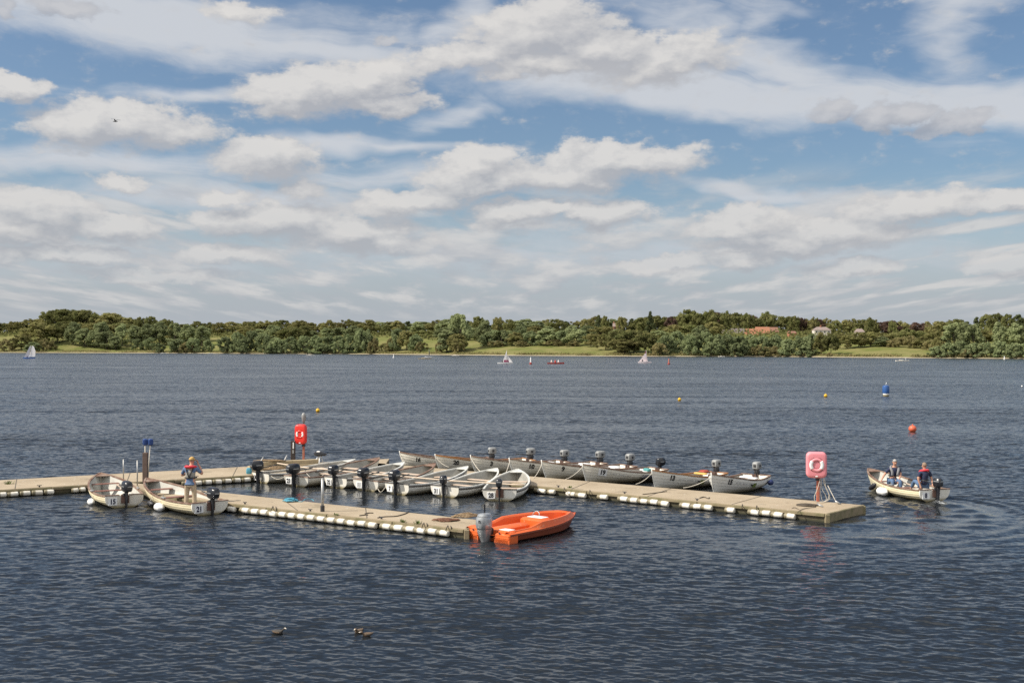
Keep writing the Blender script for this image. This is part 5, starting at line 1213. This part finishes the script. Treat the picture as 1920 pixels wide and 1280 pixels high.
sailboat(1209, 680, 656, 5.4, M_sailp, [('mainsail', [(-.44, .02), (.22, .02), (.12, .72), (.02, .72)], M_sailp), ('mainsail_head', [(.0, .73), (.12, .73), (.08, .99)], M_sailr)], 'pink and white sailed dinghy right of the middle')
sailboat(803, 669.5, 655, 4.4, M_plate, [('furled_sail', [(.06, .05), (.18, .05), (.2, .9), (.1, .95)], M_dark)], 'white dinghy with dark furled sail near the far shore')
def far_boat(px, py, l, m, label, kind='open_boat', crew=0):
    p = at(px, py, 0); e = empty(kind, (p.x, p.y, 0))
    rg = [[(x, -w, -.05), (x, -w * 1.15, .45 + z), (x, w * 1.15, .45 + z), (x, w, -.05)] for x, w, z in ((-l / 2, .6, 0), (-l * .2, .8, 0), (l * .15, .75, .03), (l * .4, .4, .12), (l / 2, .05, .2))]
    MB().loft(rg).build('hull', m, e, auto=R(40))
    if crew == 0: MB().box((-l * .1, 0, .58), (l * .3, .8, .22), bev=.05).build('cover', m, e)
    tag(e, label, 'boat', 'small boats on the far water'); return e
M_offw = mat('off_white_boat', (.74, .70, .62), .5)
far_boat(582, 666.5, 6.2, M_offw, 'white moored boat under the willows in mid left'); far_boat(796, 673, 6.8, mat('tan_boat', (.42, .36, .25), .6), 'tan moored boat beside the dinghy with furled sail'); far_boat(854, 667, 5.4, M_offw, 'white moored boat close to the pale beach'); far_boat(1353, 669, 4.6, M_offw, 'white moored boat under the willows right of the middle'); far_boat(306, 662.5, 5.6, M_offw, 'white moored boat by the far left shore'); far_boat(395, 663, 4.4, M_offw, 'tiny white boat by the left willows')
eb = far_boat(1692, 677, 6.6, M_offw, 'white moored boat off the right meadow'); MB().tube([(1.6, 0, .5), (1.6, 0, 1.7)], .06, 6).build('stub_mast', M_plate, eb)
er = far_boat(1042, 682, 6.4, mat('red_rib', (.40, .06, .045), .5), 'small red rescue boat with people in mid lake', 'rescue_boat', crew=1)
for x, lab, c in ((-1.6, 'person in pale top at the left of the red rescue boat', (.7, .62, .55)), (-.2, 'person in red at the middle of the rescue boat', (.5, .06, .04)), (1.0, 'person in white at the right of the rescue boat', (.78, .74, .7))):
    b = MB(); b.loft([[(r_ * math.cos(a_), r_ * .8 * math.sin(a_), z_) for a_ in [j * .785 for j in range(8)]] for r_, z_ in ((.24, .4), (.28, .85), (.22, 1.15), (.09, 1.22), (.13, 1.32), (.12, 1.46), (.03, 1.5))])
    o = b.build('person', mat('crew' + str(x), c, .8), smooth=True); o.location = er.location + Vector((x, 0, 0)); tag(o, lab, 'person', 'crew of the red rescue boat')

# ------------------------------------------------------------------ houses on the far hill
M_brick = mat('orange_brick', (.36, .16, .09), .9, .4, .5, (.28, .12, .07)); M_tile = mat('brown_tiles', (.25, .125, .085), .9, .5, .4, (.18, .10, .075)); M_slate = mat('grey_slate', (.17, .14, .135), .8, .4, .4, (.11, .10, .10)); M_wallw = mat('white_wall', (.62, .57, .50), .8, .2, .3, (.65, .58, .5)); M_pinkt = mat('pinkish_tiles', (.26, .20, .18), .9, .5, .4, (.19, .15, .135)); M_pane = mat('dark_pane', (.03, .035, .045), .2)
def house(x0, x1, eave, ridge, s, mw, mr, label, hip=0.0, gable_front=False, depth=8.0, nwin=3, chim=(), name='house'):
    c = land_pt((x0 + x1) / 2, s); D = c.y; a = atd(x0, eave, D); b_ = atd(x1, eave, D); zr = atd((x0 + x1) / 2, ridge, D).z
    w = b_.x - a.x; g = c.z - 1.0; e = empty(name, ((a.x + b_.x) / 2, D, g)); he = a.z - g; hr = zr - g
    MB().box((0, depth / 2, he / 2), (w, depth, he)).build('walls', mw, e)
    if gable_front:
        MB().add([(-w / 2, -.02, he), (w / 2, -.02, he), (0, -.02, hr), (-w / 2, depth, he), (w / 2, depth, he), (0, depth, hr)], [(0, 1, 2), (5, 4, 3)]).build('gable', mw, e)
        rf = MB().add([(-w / 2 - .3, -.3, he - .2), (0, -.3, hr + .05), (0, depth, hr + .05), (-w / 2 - .3, depth, he - .2), (w / 2 + .3, -.3, he - .2), (w / 2 + .3, depth, he - .2)], [(0, 1, 2, 3), (1, 4, 5, 2)]).build('roof', mr, e)
    else:
        hw_ = w / 2 + .35; k = w / 2 * (1 - hip)
        rf = MB().add([(-hw_, -.4, he - .1), (hw_, -.4, he - .1), (hw_, depth + .4, he - .1), (-hw_, depth + .4, he - .1), (-k, depth / 2, hr), (k, depth / 2, hr)], [(0, 1, 5, 4), (1, 2, 5), (2, 3, 4, 5), (3, 0, 4)]).build('roof', mr, e)
    for cx in chim: MB().box((cx * w / 2, depth / 2, hr + .3), (.9, .9, 2.2)).build('chimney', M_brick, rf)
    for i in range(nwin):
        x = -w / 2 + w * (i + .5) / nwin; MB().box((x, -.03, he - 1.6), (min(1.1, w / nwin * .5), .08, 1.3)).build('window', M_pane, e)
    return tag(e, label, 'house')
house(1353, 1363, 623, 618.5, 150, M_wallw, M_slate, 'small white gabled cottage left of the grey roofed cottage', gable_front=True, nwin=1)
house(1365.5, 1372, 623, 618.5, 152, M_wallw, M_slate, 'narrow white gabled cottage, second from the left', gable_front=True, nwin=1)
house(1372, 1400, 624, 615.5, 160, M_brick, M_slate, 'long grey roofed cottage left of the orange barn', nwin=3)
house(1399, 1422, 627, 616, 148, M_brick, M_brick, 'orange brick barn with dark roof lights', nwin=2)
house(1418, 1444, 624, 612.5, 156, M_brick, M_brick, 'large orange tiled barn at the middle of the farm', gable_front=False, nwin=2)
house(1444, 1460, 622, 613, 170, M_tile, M_tile, 'dark brown roofed barn at the right of the farm', nwin=1)
house(1480, 1493, 624, 620.5, 150, M_brick, M_tile, 'low brick shed right of the farm', nwin=1)
house(1527, 1558, 618.5, 612.5, 160, M_wallw, M_pinkt, 'white house with hipped pinkish roof among the trees', hip=.45, chim=(-.1,), nwin=4)
house(1607, 1621, 622, 616, 160, M_wallw, M_pinkt, 'small pale house half hidden right of the white house', hip=.3, nwin=2)
house(1150, 1162, 612, 605, 176, M_brick, M_pinkt, 'roof with tall chimneys among the trees left of the middle', chim=(-.75, .75), nwin=2)

# ------------------------------------------------------------------ birds
M_feath = mat('brown_feathers', (.16, .11, .07), .9, .7, 14, (.07, .05, .035)); M_darkf = mat('slate_feathers', (.05, .045, .04), .9, .5, 14, (.10, .085, .07)); M_bill = mat('pale_bill', (.75, .68, .58), .5)
def duck(px, py, ang, s, m, label, head_m, bill_m=M_bill, coot=False):
    p = at(px, py, 0); e = empty('duck' if not coot else 'coot', (p.x, p.y, 0.0), ang); e.scale = (s, s, s * .74)
    b = MB()
    b.loft([[(x, w * math.cos(a_), z + hh * math.sin(a_)) for a_ in [j * .524 for j in range(12)]] for x, w, hh, z in ((-.21, .008, .008, .13), (-.17, .04, .03, .10), (-.1, .085, .075, .075), (0, .10, .095, .065), (.09, .085, .085, .07), (.125, .055, .06, .12), (.14, .040, .045, .155), (.15, .046, .046, .185), (.18, .047, .046, .195), (.205, .034, .034, .19), (.222, .008, .008, .185))])
    b.build('body', m, e, smooth=True)
    b = MB(); b.loft([[(x, w * math.cos(a_), z + h * math.sin(a_)) for a_ in [j * .785 for j in range(8)]] for x, w, h, z in ((.205, .02, .018, .208), (.235, .018, .010, .20), (.262, .010, .004, .197))] if not coot else [[(x, w * math.cos(a_), z + h * math.sin(a_)) for a_ in [j * .785 for j in range(8)]] for x, w, h, z in ((.196, .026, .034, .22), (.225, .022, .022, .205), (.25, .010, .008, .195))]); b.build('bill', bill_m, e, smooth=True)
    for sx in (1, -1):
        MB().loft([[(x, sx * (w_ + .004 + t_), z_ + hz_) for hz_, t_ in ((-.03, 0), (.0, .012), (.03, 0))] for x, w_, z_ in ((-.16, .045, .09), (-.05, .095, .075), (.06, .095, .07))], closed=False, cap=False).build('wing', head_m, e, smooth=True)
        MB().ball((.18, sx * .041, .222), .007, 6, 4).build('eye', M_dark, e, smooth=True)
    return tag(e, label, 'duck' if not coot else 'coot', 'water birds')
duck(522, 1187, R(-8), .72, M_darkf, 'dark coot with white bill swimming on its own', M_feath, coot=True)
duck(673, 1186, R(-115), .74, M_feath, 'brown duck facing the viewer, left one of the pair', M_darkf)
duck(688, 1192, R(-150), .70, M_feath, 'brown duck turned left, right one of the pair', M_darkf)
e = empty('bird', atd(216, 227, 60)); sc_ = 60 / FPX
b = MB(); b.loft([[(x * sc_, w * sc_ * math.cos(a_), (z + w * .8 * math.sin(a_)) * sc_) for a_ in [j * .785 for j in range(8)]] for x, w, z in ((-4.5, .3, -1.0), (-2.5, .9, -.9), (0, 1.3, -1.0), (2.5, .9, -1.4), (4.2, .5, -1.4), (5.5, .15, -1.4))]); b.build('body', M_dark, e, smooth=True)
for sx, pts in ((1, [(-1, 0, -.5), (1.2, 6, 3.2), (6.5, 11, 3.6)]), (-1, [(-1, 0, -.5), (-.4, -5, 2.5), (-4, -10, 1.5)])):
    P3 = [Vector(q_) * sc_ for q_ in pts]; ch = [Vector((2.4 * sc_, 0, -.3 * sc_)), Vector((2.0 * sc_, 0, -.2 * sc_)), Vector((.5 * sc_, 0, 0))]
    MB().loft([[p_ - Vector((0, 0, .006)), p_ + c_, p_ + Vector((0, 0, .006))] for p_, c_ in zip(P3, ch)]).build('wing', M_dark, e)
tag(e, 'dark bird in flight against the clouds', 'bird')

# ------------------------------------------------------------------ people
M_skin = mat('skin', (.50, .27, .18), .6, .25, 8, (.42, .21, .14)); M_hairg = mat('grey_hair', (.36, .34, .32), .8, .4, 30, (.35, .33, .31)); M_hairb = mat('short_hair', (.23, .16, .11), .8, .4, 30, (.32, .22, .16))
M_denim = mat('denim', (.075, .13, .23), .85, .5, 9, (.12, .19, .30)); M_khaki = mat('khaki_cloth', (.44, .345, .235), .9, .4, 7, (.34, .26, .17)); M_bshirt = mat('blue_checked_shirt', (.075, .13, .24), .85, .5, 25, (.18, .25, .36)); M_navy = mat('navy_shirt', (.018, .024, .06), .85, .4, 9, (.035, .045, .09))
M_vest = mat('grey_waistcoat', (.30, .29, .26), .9, .45, 8, (.22, .21, .19)); M_ljred = mat('red_lifejacket', (.62, .03, .045), .6, .2, 6, (.5, .02, .03)); M_cap = mat('tan_cap', (.50, .31, .10), .85, .3, 10, (.4, .24, .08)); M_boot = mat('brown_boots', (.23, .11, .06), .7, .4, 10, (.15, .07, .04)); M_strap = mat('black_strap', (.015, .015, .015), .7); M_ljg = mat('grey_lifejacket', (.20, .20, .21), .7)
def skin_mesh(name, joints, edges, m, parent, sub=1, root=0):
    """joints: list of (pos, rx, ry); one continuous skinned surface"""
    me = bpy.data.meshes.new(name); me.from_pydata([tuple(j[0]) for j in joints], edges, []); o = bpy.data.objects.new(name, me); C.objects.link(o)
    sm = o.modifiers.new('skin', 'SKIN'); sm.use_smooth_shade = True
    for i, j in enumerate(joints):
        d = me.skin_vertices[0].data[i]; d.radius = (j[1], j[2] if len(j) > 2 else j[1]); d.use_root = (i == root)
    o.modifiers.new('sub', 'SUBSURF').levels = sub
    bpy.context.view_layer.update()
    dg = bpy.context.evaluated_depsgraph_get(); m2 = bpy.data.meshes.new_from_object(o.evaluated_get(dg)); m2.name = name
    bpy.data.objects.remove(o); bpy.data.meshes.remove(me)
    m2.materials.clear(); m2.materials.append(m)
    o = bpy.data.objects.new(name, m2); C.objects.link(o); o.parent = parent; return o
def chain(joints, edges, start, pts):
    prev = start
    for p in pts:
        joints.append(p); edges.append((prev, len(joints) - 1)); prev = len(joints) - 1
    return prev
def hand(J, E, wrist, wpos, d, up, curl=.5):
    """palm, four unequal bent fingers and a thumb growing from the wrist joint"""
    d = Vector(d).normalized(); up = Vector(up); up = (up - d * up.dot(d)).normalized(); side = d.cross(up)
    pm = chain(J, E, wrist, [(wpos + d * .045, .026, .016), (wpos + d * .085, .034, .015)]); base = wpos + d * .09
    for k, l in ((-.028, .055), (-.009, .068), (.010, .072), (.029, .062)):
        b0 = base + side * k; m1 = b0 + d * l * .55 - up * l * .25 * curl; tp = m1 + d * l * .35 - up * l * .55 * curl
        chain(J, E, pm, [(b0 + d * .012, .009, .009), (m1, .0085, .0085), (tp, .007, .007)])
    t0 = wpos + d * .05 - side * .032
    chain(J, E, pm - 1, [(t0, .010, .010), (t0 + d * .028 - side * .018 - up * .01, .0095, .0095), (t0 + d * .055 - side * .02 - up * .022, .008, .008)])
def head_parts(J, E, neck, npos, up, fwd, s=1.0):
    up = Vector(up).normalized(); fwd = Vector(fwd); fwd = (fwd - up * fwd.dot(up)).normalized(); side = fwd.cross(up)
    c = npos + up * .135 * s + fwd * .012
    hi = chain(J, E, neck, [(npos + up * .045 * s, .058 * s, .056 * s), (npos + up * .085 * s + fwd * .02, .070 * s, .078 * s), (c, .078 * s, .092 * s), (c + up * .06 * s - fwd * .006, .072 * s, .084 * s), (c + up * .098 * s - fwd * .01, .038 * s, .046 * s)])
    return c, up, fwd, side
def face(c, up, fwd, side, parent, s=1.0):
    b = MB(); n0 = c + fwd * .088 * s - up * .012 * s
    b.loft([[n0 + side * x * s + up * z * s + fwd * y * s for x, y, z in q] for q in ([(-.008, 0, .02), (.008, 0, .02), (.008, -.01, .02), (-.008, -.01, .02)], [(-.016, .026, -.022), (.016, .026, -.022), (.02, -.01, -.022), (-.02, -.01, -.022)], [(-.012, .008, -.032), (.012, .008, -.032), (.014, -.012, -.032), (-.014, -.012, -.032)])]); b.build('nose', M_skin, parent, auto=R(60))
    for sx in (1, -1):
        b = MB(); b.ball(c + fwd * .084 * s + side * sx * .032 * s + up * .016 * s, .0125 * s, 8, 6); b.build('eye', M_dark, parent, smooth=True)
        b = MB(); Mx = frame(c + side * sx * .083 * s - fwd * .006, fwd, up); b.ball((0, 0, 0), (.018 * s, .031 * s, .010 * s), 8, 6, Mx); b.build('ear', M_skin, parent, smooth=True)
    b = MB(); b.tube([c + fwd * .076 * s + side * x * s - up * (.062 + abs(x) * .1) * s + fwd * (-.3 * abs(x)) * s for x in (-.026, -.01, .01, .026)], [.003, .007, .007, .003], 6); b.build('mouth', mat('lips', (.34, .13, .11), .5), parent, smooth=True)
def hair_cap(c, up, fwd, side, m, parent, name='hair', s=1.0, cover=.35, back=.08, grow=1.07):
    rings = []; N = 16
    for i in range(8):
        q = i / 7; rings.append([])
        for j in range(N):
            a = 2 * math.pi * j / N; f = math.cos(a); lo = cover * (1 if f > .3 else -back if f < -.2 else .3)   # height of the hair line
            el_ = math.asin(max(-1, min(1, lo))) + (math.pi / 2 - math.asin(max(-1, min(1, lo)))) * q * .99
            rings[-1].append(c + up * .018 * s - fwd * .006 + (fwd * math.cos(a) * .094 + side * math.sin(a) * .080) * math.cos(el_) * grow * s + up * math.sin(el_) * .104 * grow * s)
    return MB().loft(rings, cap=True).build(name, m, parent, smooth=True)

# --- man standing in boat 21, back to us, hands raised to his face
ft = at(357, 953, .075); pe = empty('person', ft, R(-4)); pe.scale = (1.13, 1.10, 1.045)
V = Vector
J = [(V((0, 0, .93)), .135, .105)]; E = []
sp = chain(J, E, 0, [(V((0, -.01, 1.10)), .145, .10), (V((0, 0, 1.28)), .165, .115), (V((0, .02, 1.42)), .12, .085)])
nk = chain(J, E, sp, [(V((0.005, .05, 1.50)), .06, .06)])
c, up, fw, sd = head_parts(J, E, nk, V((.01, .06, 1.52)), (.02, .10, 1), (.25, 1, -.06), 1.04)
for sx in (-1, 1):
    hp = chain(J, E, 0, [(V((sx * .10, 0, .86)), .095, .10), (V((sx * .125, .02, .48)), .062, .065), (V((sx * .135, -.02, .12)), .042, .045), (V((sx * .14, -.02, .05)), .045, .05)])
    chain(J, E, hp, [(V((sx * .155, .11, .03)), .042, .03), (V((sx * .16, .17, .022)), .03, .02)])
sh = chain(J, E, sp - 0, [(V((.20, .03, 1.40)), .062, .06), (V((.36, .10, 1.19)), .048, .048), (V((.25, .24, 1.40)), .034, .034), (V((.17, .24, 1.55)), .026, .024)])
hand(J, E, sh, J[sh][0], (-.35, .05, 1), (.6, 1, 0), .9)
sh2 = chain(J, E, sp, [(V((-.20, .03, 1.40)), .062, .06), (V((-.31, .05, 1.14)), .05, .05), (V((-.22, .27, 1.22)), .036, .036), (V((-.10, .30, 1.44)), .026, .024)])
hand(J, E, sh2, J[sh2][0], (.5, 0, 1), (-.3, 1, 0), .9)
skin_mesh('body', J, E, M_skin, pe)
face(c, up, fw, sd, pe)
hair_cap(c, up, fw, sd, M_hairg, pe, cover=.1, back=.55)
hc = hair_cap(c + up * .012, up, fw, sd, M_cap, pe, 'cap', cover=.18, back=-.12, grow=1.22)
b = MB(); b.loft([[c + fw * (.10 + q_ * .075) + sd * x * (.085 - q_ * .03) + up * (.045 - q_ * .015 + dz) for x in (-1, -.5, 0, .5, 1) for dz in ((.006,) if True else ())] + [c + fw * (.10 + q_ * .075) + sd * x * (.085 - q_ * .03) + up * (.038 - q_ * .015) for x in (1, .5, 0, -.5, -1)] for q_ in (0, .5, 1)]); b.build('cap_peak', M_cap, hc)
Js = [(V((0, 0, .98)), .155, .125)]; Es = []
s_ = chain(Js, Es, 0, [(V((0, -.01, 1.12)), .165, .12), (V((0, 0, 1.28)), .18, .13), (V((0, .02, 1.40)), .15, .10), (V((0, .04, 1.47)), .075, .07)])
chain(Js, Es, 0, [(V((0, -.005, .86)), .175, .14), (V((0, -.005, .78)), .178, .142)])
for sx, el_ in ((1, (.33, .085, 1.235)), (-1, (-.30, .045, 1.18))): chain(Js, Es, 3, [(V((sx * .20, .03, 1.40)), .078, .075), (V(el_), .066, .066)])
skin_mesh('shirt', Js, Es, M_bshirt, pe)
Jv = [(V((0, -.004, 1.02)), .166, .134)]; Ev = []
chain(Jv, Ev, 0, [(V((0, -.012, 1.14)), .174, .128), (V((0, -.004, 1.28)), .190, .138), (V((0, .018, 1.41)), .150, .105)]); skin_mesh('waistcoat', Jv, Ev, M_vest, pe)
Jt = [(V((0, 0, .90)), .15, .115)]; Et = []
for sx in (-1, 1): chain(Jt, Et, 0, [(V((sx * .105, 0, .80)), .108, .11), (V((sx * .128, .02, .48)), .082, .085), (V((sx * .138, -.01, .2)), .076, .078), (V((sx * .138, -.01, .13)), .075, .076)])
skin_mesh('trousers', Jt, Et, M_khaki, pe)
for sx in (-1, 1):
    Jb = [(V((sx * .14, -.02, .20)), .058, .06)]; Eb = []; chain(Jb, Eb, 0, [(V((sx * .14, -.025, .07)), .055, .062), (V((sx * .155, .09, .045)), .052, .042), (V((sx * .16, .17, .035)), .04, .03)]); skin_mesh('boot', Jb, Eb, M_boot, pe)
# lifejacket collar round the neck, harness straps on the back
b = MB(); pts = [V((-.13, .16, 1.30)), V((-.17, .10, 1.42)), V((-.13, -.05, 1.475)), V((0, -.115, 1.475)), V((.13, -.05, 1.475)), V((.17, .10, 1.42)), V((.13, .16, 1.30))]; b.tube(smooth_pts(pts, 4), .050, 10); lj = b.build('lifejacket', M_ljred, pe, smooth=True)
for sx in (-1, 1): MB().tube(smooth_pts([V((sx * .12, -.10, 1.42)), V((sx * .06, -.148, 1.26)), V((0, -.142, 1.10))], 4), .017, 5).build('strap', M_strap, lj, smooth=True)
MB().tube([V((.178 * math.cos(a_), .005 + .142 * math.sin(a_), 1.085)) for a_ in [k * .314 for k in range(21)]], .020, 6).build('belt', M_strap, lj, smooth=True)
tag(pe, 'person standing in boat 21, tan cap, red lifejacket, blue shirt and khaki trousers', 'person')

# --- the two men in boat 8
def boat_frame(key):
    e, H = BOATS[key]; return e.rotation_euler[2]
def seated(key, bx, by, seat_z, rot, label, shirt, hair, lj_m, look, lean, arms, legs, hair_cover, long_sleeve=False):
    p = in_boat(key, bx, by, seat_z); pe = empty('person', p, rot); pe.scale = (1.08, 1.08, 1.08)
    J = [(V((0, 0, .10)), .135, .115)]; E = []; lx, ly = lean
    sp = chain(J, E, 0, [(V((lx * .3, ly * .3, .27)), .145, .11), (V((lx * .7, ly * .7, .45)), .165, .12), (V((lx, ly, .58)), .12, .085)]); nk = chain(J, E, sp, [(V((lx * 1.1, ly * 1.1 + .02, .655)), .058, .058)])
    c, up, fw, sd = head_parts(J, E, nk, V((lx * 1.12, ly * 1.12 + .03, .675)), (lx * .3, ly * .4, 1), look, 1.03)
    for sx, (kn, an) in zip((-1, 1), legs):
        kn, an = V(kn), V(an); f_ = chain(J, E, 0, [(V((sx * .11, .08, .09)), .088, .085), (kn, .062, .062), (an, .042, .042)]); chain(J, E, f_, [(an + V((0, .09, -.04)), .040, .03), (an + V((0, .16, -.045)), .03, .02)])
    ends = []
    for sx, (el_, wr, hd) in zip((-1, 1), arms):
        s0 = V((lx + sx * .20, ly + .0, .56)); w_ = chain(J, E, sp, [(s0, .062, .06), (V(el_), .046, .046), (V(wr), .028, .026)]); hand(J, E, w_, V(wr), hd, (0, .3, 1), .8); ends.append((s0, V(el_)))
    skin_mesh('body', J, E, M_skin, pe); face(c, up, fw, sd, pe); hair_cap(c, up, fw, sd, hair, pe, cover=hair_cover, back=.5)
    Js = [(V((0, 0, .08)), .15, .13)]; Es = []; chain(Js, Es, 0, [(V((lx * .3, ly * .3, .27)), .163, .13), (V((lx * .7, ly * .7, .45)), .182, .137), (V((lx, ly, .57)), .145, .10), (V((lx * 1.05, ly * 1.05, .63)), .072, .068)])
    for (s0, el_), sx in zip(ends, (-1, 1)): chain(Js, Es, 3, [(s0, .077, .074), (s0.lerp(el_, .78), .066, .066)])
    skin_mesh('shirt', Js, Es, shirt, pe)
    Jt = [(V((0, 0, .09)), .148, .13)]; Et = []
    for sx, (kn, an) in zip((-1, 1), legs): kn, an = V(kn), V(an); chain(Jt, Et, 0, [(V((sx * .11, .08, .09)), .102, .10), (kn, .082, .082), (kn.lerp(an, .85), .066, .066)])
    skin_mesh('jeans', Jt, Et, M_denim, pe)
    for sx, (kn, an) in zip((-1, 1), legs):
        an = V(an); Jb = [(an + V((0, 0, .04)), .052, .055)]; Eb = []; chain(Jb, Eb, 0, [(an + V((0, -.01, -.04)), .052, .055), (an + V((0, .10, -.045)), .048, .038), (an + V((0, .17, -.05)), .036, .028)]); skin_mesh('shoe', Jb, Eb, M_strap, pe)
    b = MB(); pts = [V((lx * .55 - .10, ly * .55 + .155, .33)), V((lx * .8 - .115, ly * .8 + .15, .46)), V((lx - .15, ly + .06, .60)), V((lx - .09, ly - .07, .655)), V((lx, ly - .105, .66)), V((lx + .09, ly - .07, .655)), V((lx + .15, ly + .06, .60)), V((lx * .8 + .115, ly * .8 + .15, .46)), V((lx * .55 + .10, ly * .55 + .155, .33))]
    lj = MB().tube(smooth_pts(pts, 4), .048, 10).build('lifejacket', lj_m, pe, smooth=True)
    MB().tube([V((lx * .4 + .172 * math.cos(a_), ly * .4 + .142 * math.sin(a_), .30)) for a_ in [k * .314 for k in range(21)]], .018, 6).build('belt', M_strap, lj, smooth=True)
    return tag(pe, label, 'person', 'men in boat 8')
rz = boat_frame('c8')
# forward man: faces aft, leaning on his left hand laid on the gunwale
seated('c8', -.02, 2.75, .40, rz + math.pi - .25, 'grey haired person in navy shirt facing the camera in boat 8', M_navy, M_hairg, M_ljg, (.1, 1, -.18), (-.05, .06), (((-.27, .16, .36), (-.13, .33, .14), (.5, .8, -.5)), ((.33, .06, .34), (.48, .14, .13), (.6, .5, -.5))), (((-.15, .42, .15), (-.16, .46, -.2)), ((.15, .42, .16), (.16, .46, -.2))), .30)
# helmsman in the stern: faces forward, looking left, hand on the tiller behind him
seated('c8', .10, .80, .44, rz - .15, 'person with short hair, red lifejacket and navy shirt steering boat 8', M_navy, M_hairb, M_ljred, (-.35, 1, -.02), (.02, -.02), (((-.26, -.06, .34), (-.20, -.10, .10), (0, -.4, -1)), ((.27, -.05, .35), (.22, -.22, .16), (-.4, -1, -.3))), (((-.13, .44, .22), (-.15, .72, -.12)), ((.13, .42, .20), (.16, .64, -.16))), .45)
